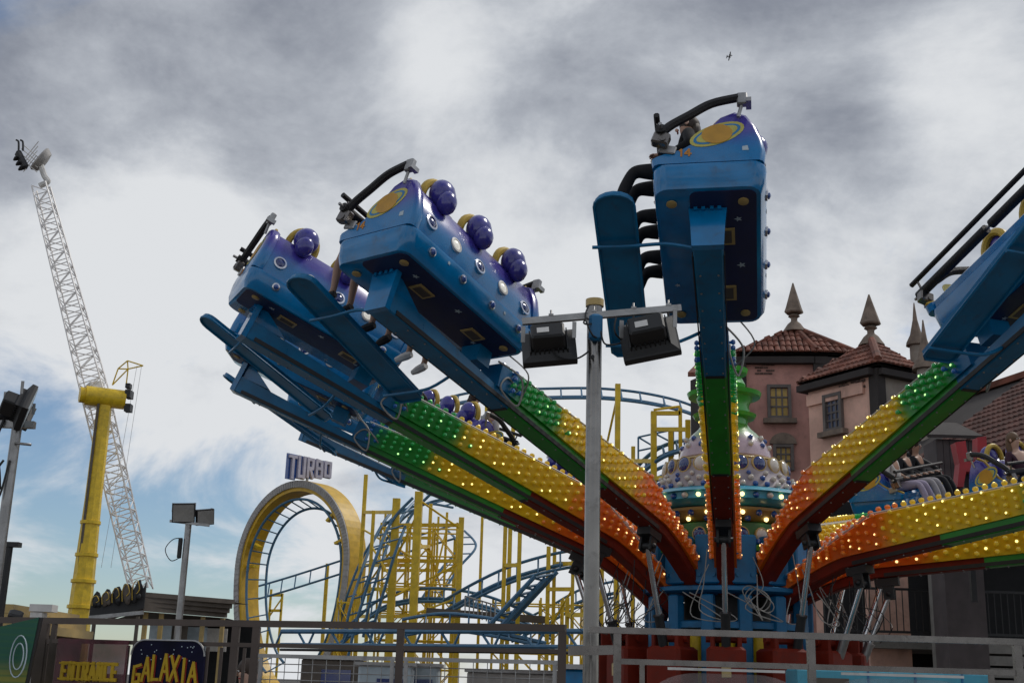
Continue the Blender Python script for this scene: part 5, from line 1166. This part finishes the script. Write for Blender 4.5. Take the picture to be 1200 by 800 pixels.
for p in (pb, pc): q = MB(); q.tube(p + V((0, 0, .06)), ap2 + V((0, 0, .06)), .10, 8); q.build('hip_ridge', m_tile, rt_, True)
spire(ap2 + V((0, 0, .16)), 1.35, .30, rt_)
# dark wing left of the tower, mostly behind the upright arm
wgl = thing('dark_wing', (pl.x, pl.y, 0), 'dark timber wing with a projecting eave at the left of the rose tower', 'house wing')
q = MB(); zw = pl.z; p0 = at_z(822, 436, zw); p1 = V((va.x, va.y, 0)) - tw_ax * .3
q.box(V(((p0.x + p1.x) / 2, (p0.y + p1.y) / 2 + .6, zw / 2)), ((p1 - V((p0.x, p0.y, 0))).length, 1.0, zw), basis((0, 0, 1), V((p1.x - p0.x, p1.y - p0.y, 0)))); q.build('wall', m_tim, wgl, True)
q = MB(); q.add([pl, V((p1.x, p1.y - .6, zw)), V((p1.x, p1.y + 1.6, zw + .9)), V((p0.x + .3, p0.y + 1.6, zw + .9)), pl - V((0, 0, .14)), V((p1.x, p1.y - .6, zw - .14)), V((p1.x, p1.y + 1.6, zw + .76)), V((p0.x + .3, p0.y + 1.6, zw + .76))], [(0, 1, 2, 3), (7, 6, 5, 4), (0, 4, 5, 1), (1, 5, 6, 2), (2, 6, 7, 3), (3, 7, 4, 0)]); q.build('roof', m_tile, wgl, True)
# two slim turrets at the right of the roofs
for px, pyt, pyb, Y, r, lb in ((1074, 355, 405, 33, .22, 'slim pointed turret right of the salmon roof, the farther of two'), (1085, 375, 433, 30, .26, 'nearer slim pointed turret with grey drum beside the blue foot board')):
    b = at(px, pyb, Y); tp = at(px, pyt, Y); t = thing('turret', (b.x, b.y, 0), lb, 'turret')
    q = MB(); q.lathe([(r * .85, 0), (r * .85, b.z)], 14, (b.x, b.y, 0)); q.build('drum', m_grim, t, True)
    q = MB(); q.lathe([(r * 1.3, b.z + .002), (r * 1.25, b.z + .08), (r * .75, b.z + .30), (r * .3, b.z + (tp.z - b.z) * .6), (.015, tp.z)], 12, (b.x, b.y, 0)); q.build('cone', m_stone, t, True)
# big tiled roof at right with dark arcade below
BY = 27.0
e0 = at(1040, 565, BY + 1); 
r0 = at(1096, 478, BY + 6); r1 = at_z(1345, 396, r0.z); e1 = e0 + (r1 - r0)
bh = thing('arcade_hall', (e0.x + 3, BY + 2, 0), 'hall with big dark red tiled roof above a dark open arcade at the right', 'hall')
roof_tiles(e0, e1, r0, r1, .17, bh, mat('dark_clay_tile', (.10, .042, .032), .85, var=.45, vs=2.2, dirt=.5, bump=.3, bs=15))
q = MB(); q.beam(r0 + V((0, 0, .08)), r1 + V((0, 0, .08)), .22, .16); q.build('ridge_cap', m_tile, bh, True)
zf2 = e0.z - .1
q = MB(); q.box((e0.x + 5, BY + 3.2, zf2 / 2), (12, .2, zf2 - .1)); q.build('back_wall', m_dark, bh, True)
q = MB(); q.box((e0.x + 5, BY + .9, zf2 - .15), (12, .6, .26)); q.build('lintel', m_tim, bh, True)
q = MB(); q.box((e0.x + 5, BY + 1.6, at(1100, 745, BY).z - .15), (12, 3, .25)); q.build('balcony_floor', m_conc, bh, True)
zfl = at(1160, 746, BY - .9).z; ztr = at(1160, 690, BY - .9).z
pc0 = at(1116, 700, BY - 1.0)
q = MB(); q.box((pc0.x, BY - .6, 2.6), (.55, .5, 5.2), bev=.04); q.build('concrete_pillar', m_conc, bh, True)
rl = thing('balustrade', (pc0.x + 1.6, BY - .5, zfl), 'black iron balustrade on the dark balcony at the right edge', 'balustrade')
for z in (zfl + .08, ztr): q = MB(); q.beam((pc0.x - 2.2, BY - .25, z), (pc0.x + 4, BY - .25, z), .05, .05); q.build('rail', m_blk, rl, True)
for i in range(44):
    x = pc0.x - 2.2 + i * .14; q = MB(); q.beam((x, BY - .25, zfl + .106), (x, BY - .25, ztr - .026), .018, .018); q.build('baluster', m_blk, rl, True)
q = MB(); q.box((pc0.x - .9, BY + .5, 2.9), (.9, .2, 4.4)); q.build('plaster_pier', m_pw, bh, True)
for i in range(4): q = MB(); q.box((pc0.x + 1.9, BY - .45, zfl - .22 - i * .24), (3.4, .3, .19)); q.build('step_board', m_conc, bh, True)
# small gabled hut on the roof, red letter
p = at(1122, 560, 25.5); t = thing('roof_hut', (p.x, p.y, 0), 'small grey boarded hut with a shallow pitched lid beside the red letter', 'hut')
zt_, zl = at(1122, 515, 25.5).z, at(1122, 503, 25.5).z; q = MB(); q.box((p.x, p.y + .4, zt_ / 2), (.80, .8, zt_)); q.build('body', mat('grey_board', (.085, .07, .07), .8, dirt=.3), t, True)
for i in range(6): q = MB(); q.box((p.x - .33 + i * .133, p.y - .012, zt_ - .6), (.12, .025, 1.2)); q.build('board', mat('grey_board_b', (.075, .062, .062), .8, dirt=.3) if i == 0 else bpy.data.materials['grey_board_b'], t, True)
q = MB(); q.add([(p.x - .62, p.y - .15, zt_), (p.x + .55, p.y - .15, zt_), (p.x + .35, p.y + .8, zl + .25), (p.x - .5, p.y + .8, zl + .25), (p.x - .62, p.y - .15, zt_ + .07), (p.x + .55, p.y - .15, zt_ + .07), (p.x + .35, p.y + .8, zl + .32), (p.x - .5, p.y + .8, zl + .32)], [(3, 2, 1, 0), (4, 5, 6, 7), (0, 1, 5, 4), (1, 2, 6, 5), (2, 3, 7, 6), (3, 0, 4, 7)]); q.build('lid', m_tim, t, True)
p = at(1122, 570, 24.2); q1 = at(1162, 511, 24.2); t = thing('red_letter', p, 'big red ragged letter H standing on the roof at the right', 'sign letter')
hgt = q1.z - p.z; wd = q1.x - p.x; m_rl = mat('letter_red', (.36, .012, .02), .45, dirt=.25)
q = MB(); q.prism([(0, 0), (.16 * wd, 0), (.26 * wd, .30 * hgt), (.62 * wd, .30 * hgt), (.66 * wd, 0), (.84 * wd, 0), (.86 * wd, 1.0 * hgt), (.62 * wd, .97 * hgt), (.58 * wd, .52 * hgt), (.34 * wd, .50 * hgt), (.30 * wd, .90 * hgt), (.02 * wd, .86 * hgt), (.10 * wd, .45 * hgt)], p, (1, 0, 0), (0, 0, 1), -.28); q.build('letter', m_rl, t, True)
q = MB(); q.prism([(.80 * wd, .05 * hgt), (.97 * wd, .02 * hgt), (1.0 * wd, .95 * hgt), (.88 * wd, 1.02 * hgt)], p + V((0, .3, 0)), (1, 0, 0), (0, 0, 1), -.25); q.build('side_stroke', m_rl, t, True)
q = MB(); q.beam(p + V((wd * .4, .34, -2.2)), p + V((wd * .4, .34, hgt * .6)), .1, .1); q.build('stay_post', m_blk, t, True)

# ================================================================ AEROPLANE
p = at(855, 66, 1500); t = thing('aeroplane', p, 'tiny dark twin engined aeroplane high in the cloudy sky', 'aeroplane')
ax = V((.86, .35, .38)).normalized(); wg = V((.45, -.55, .70)).normalized(); wg = (wg - ax * wg.dot(ax)).normalized()
q = MB(); q.path([p - ax * 5.4, p - ax * 4, p, p + ax * 3, p + ax * 5.0], .6, 10, radii=[.15, .6, .75, .7, .2]); q.build('fuselage', m_blk, t, True)
un = ax.cross(wg)
q = MB(); q.prism([(-.9, -6.5), (.5, -6.5), (1.2, 0), (.5, 6.5), (-.9, 6.5), (-1.0, 0)], p, ax, wg, .25); q.build('wing', m_blk, t, True)
q = MB(); q.prism([(-.5, -2.4), (.5, -2.4), (.7, 0), (.5, 2.4), (-.5, 2.4)], p - ax * 4.8, ax, wg, .2); q.build('tailplane', m_blk, t, True)
for s_ in (-1, 1): q = MB(); q.path([p + wg * 2.2 * s_ - ax * 1.2, p + wg * 2.2 * s_ + ax * 2.2], .45, 8); q.build('engine', m_blk, t, True)
q = MB(); q.prism([(-.8, 0), (.6, 0), (-.2, 2.0), (-.9, 2.0)], p - ax * 4.6, ax, un, .2); q.build('fin', m_blk, t, True)
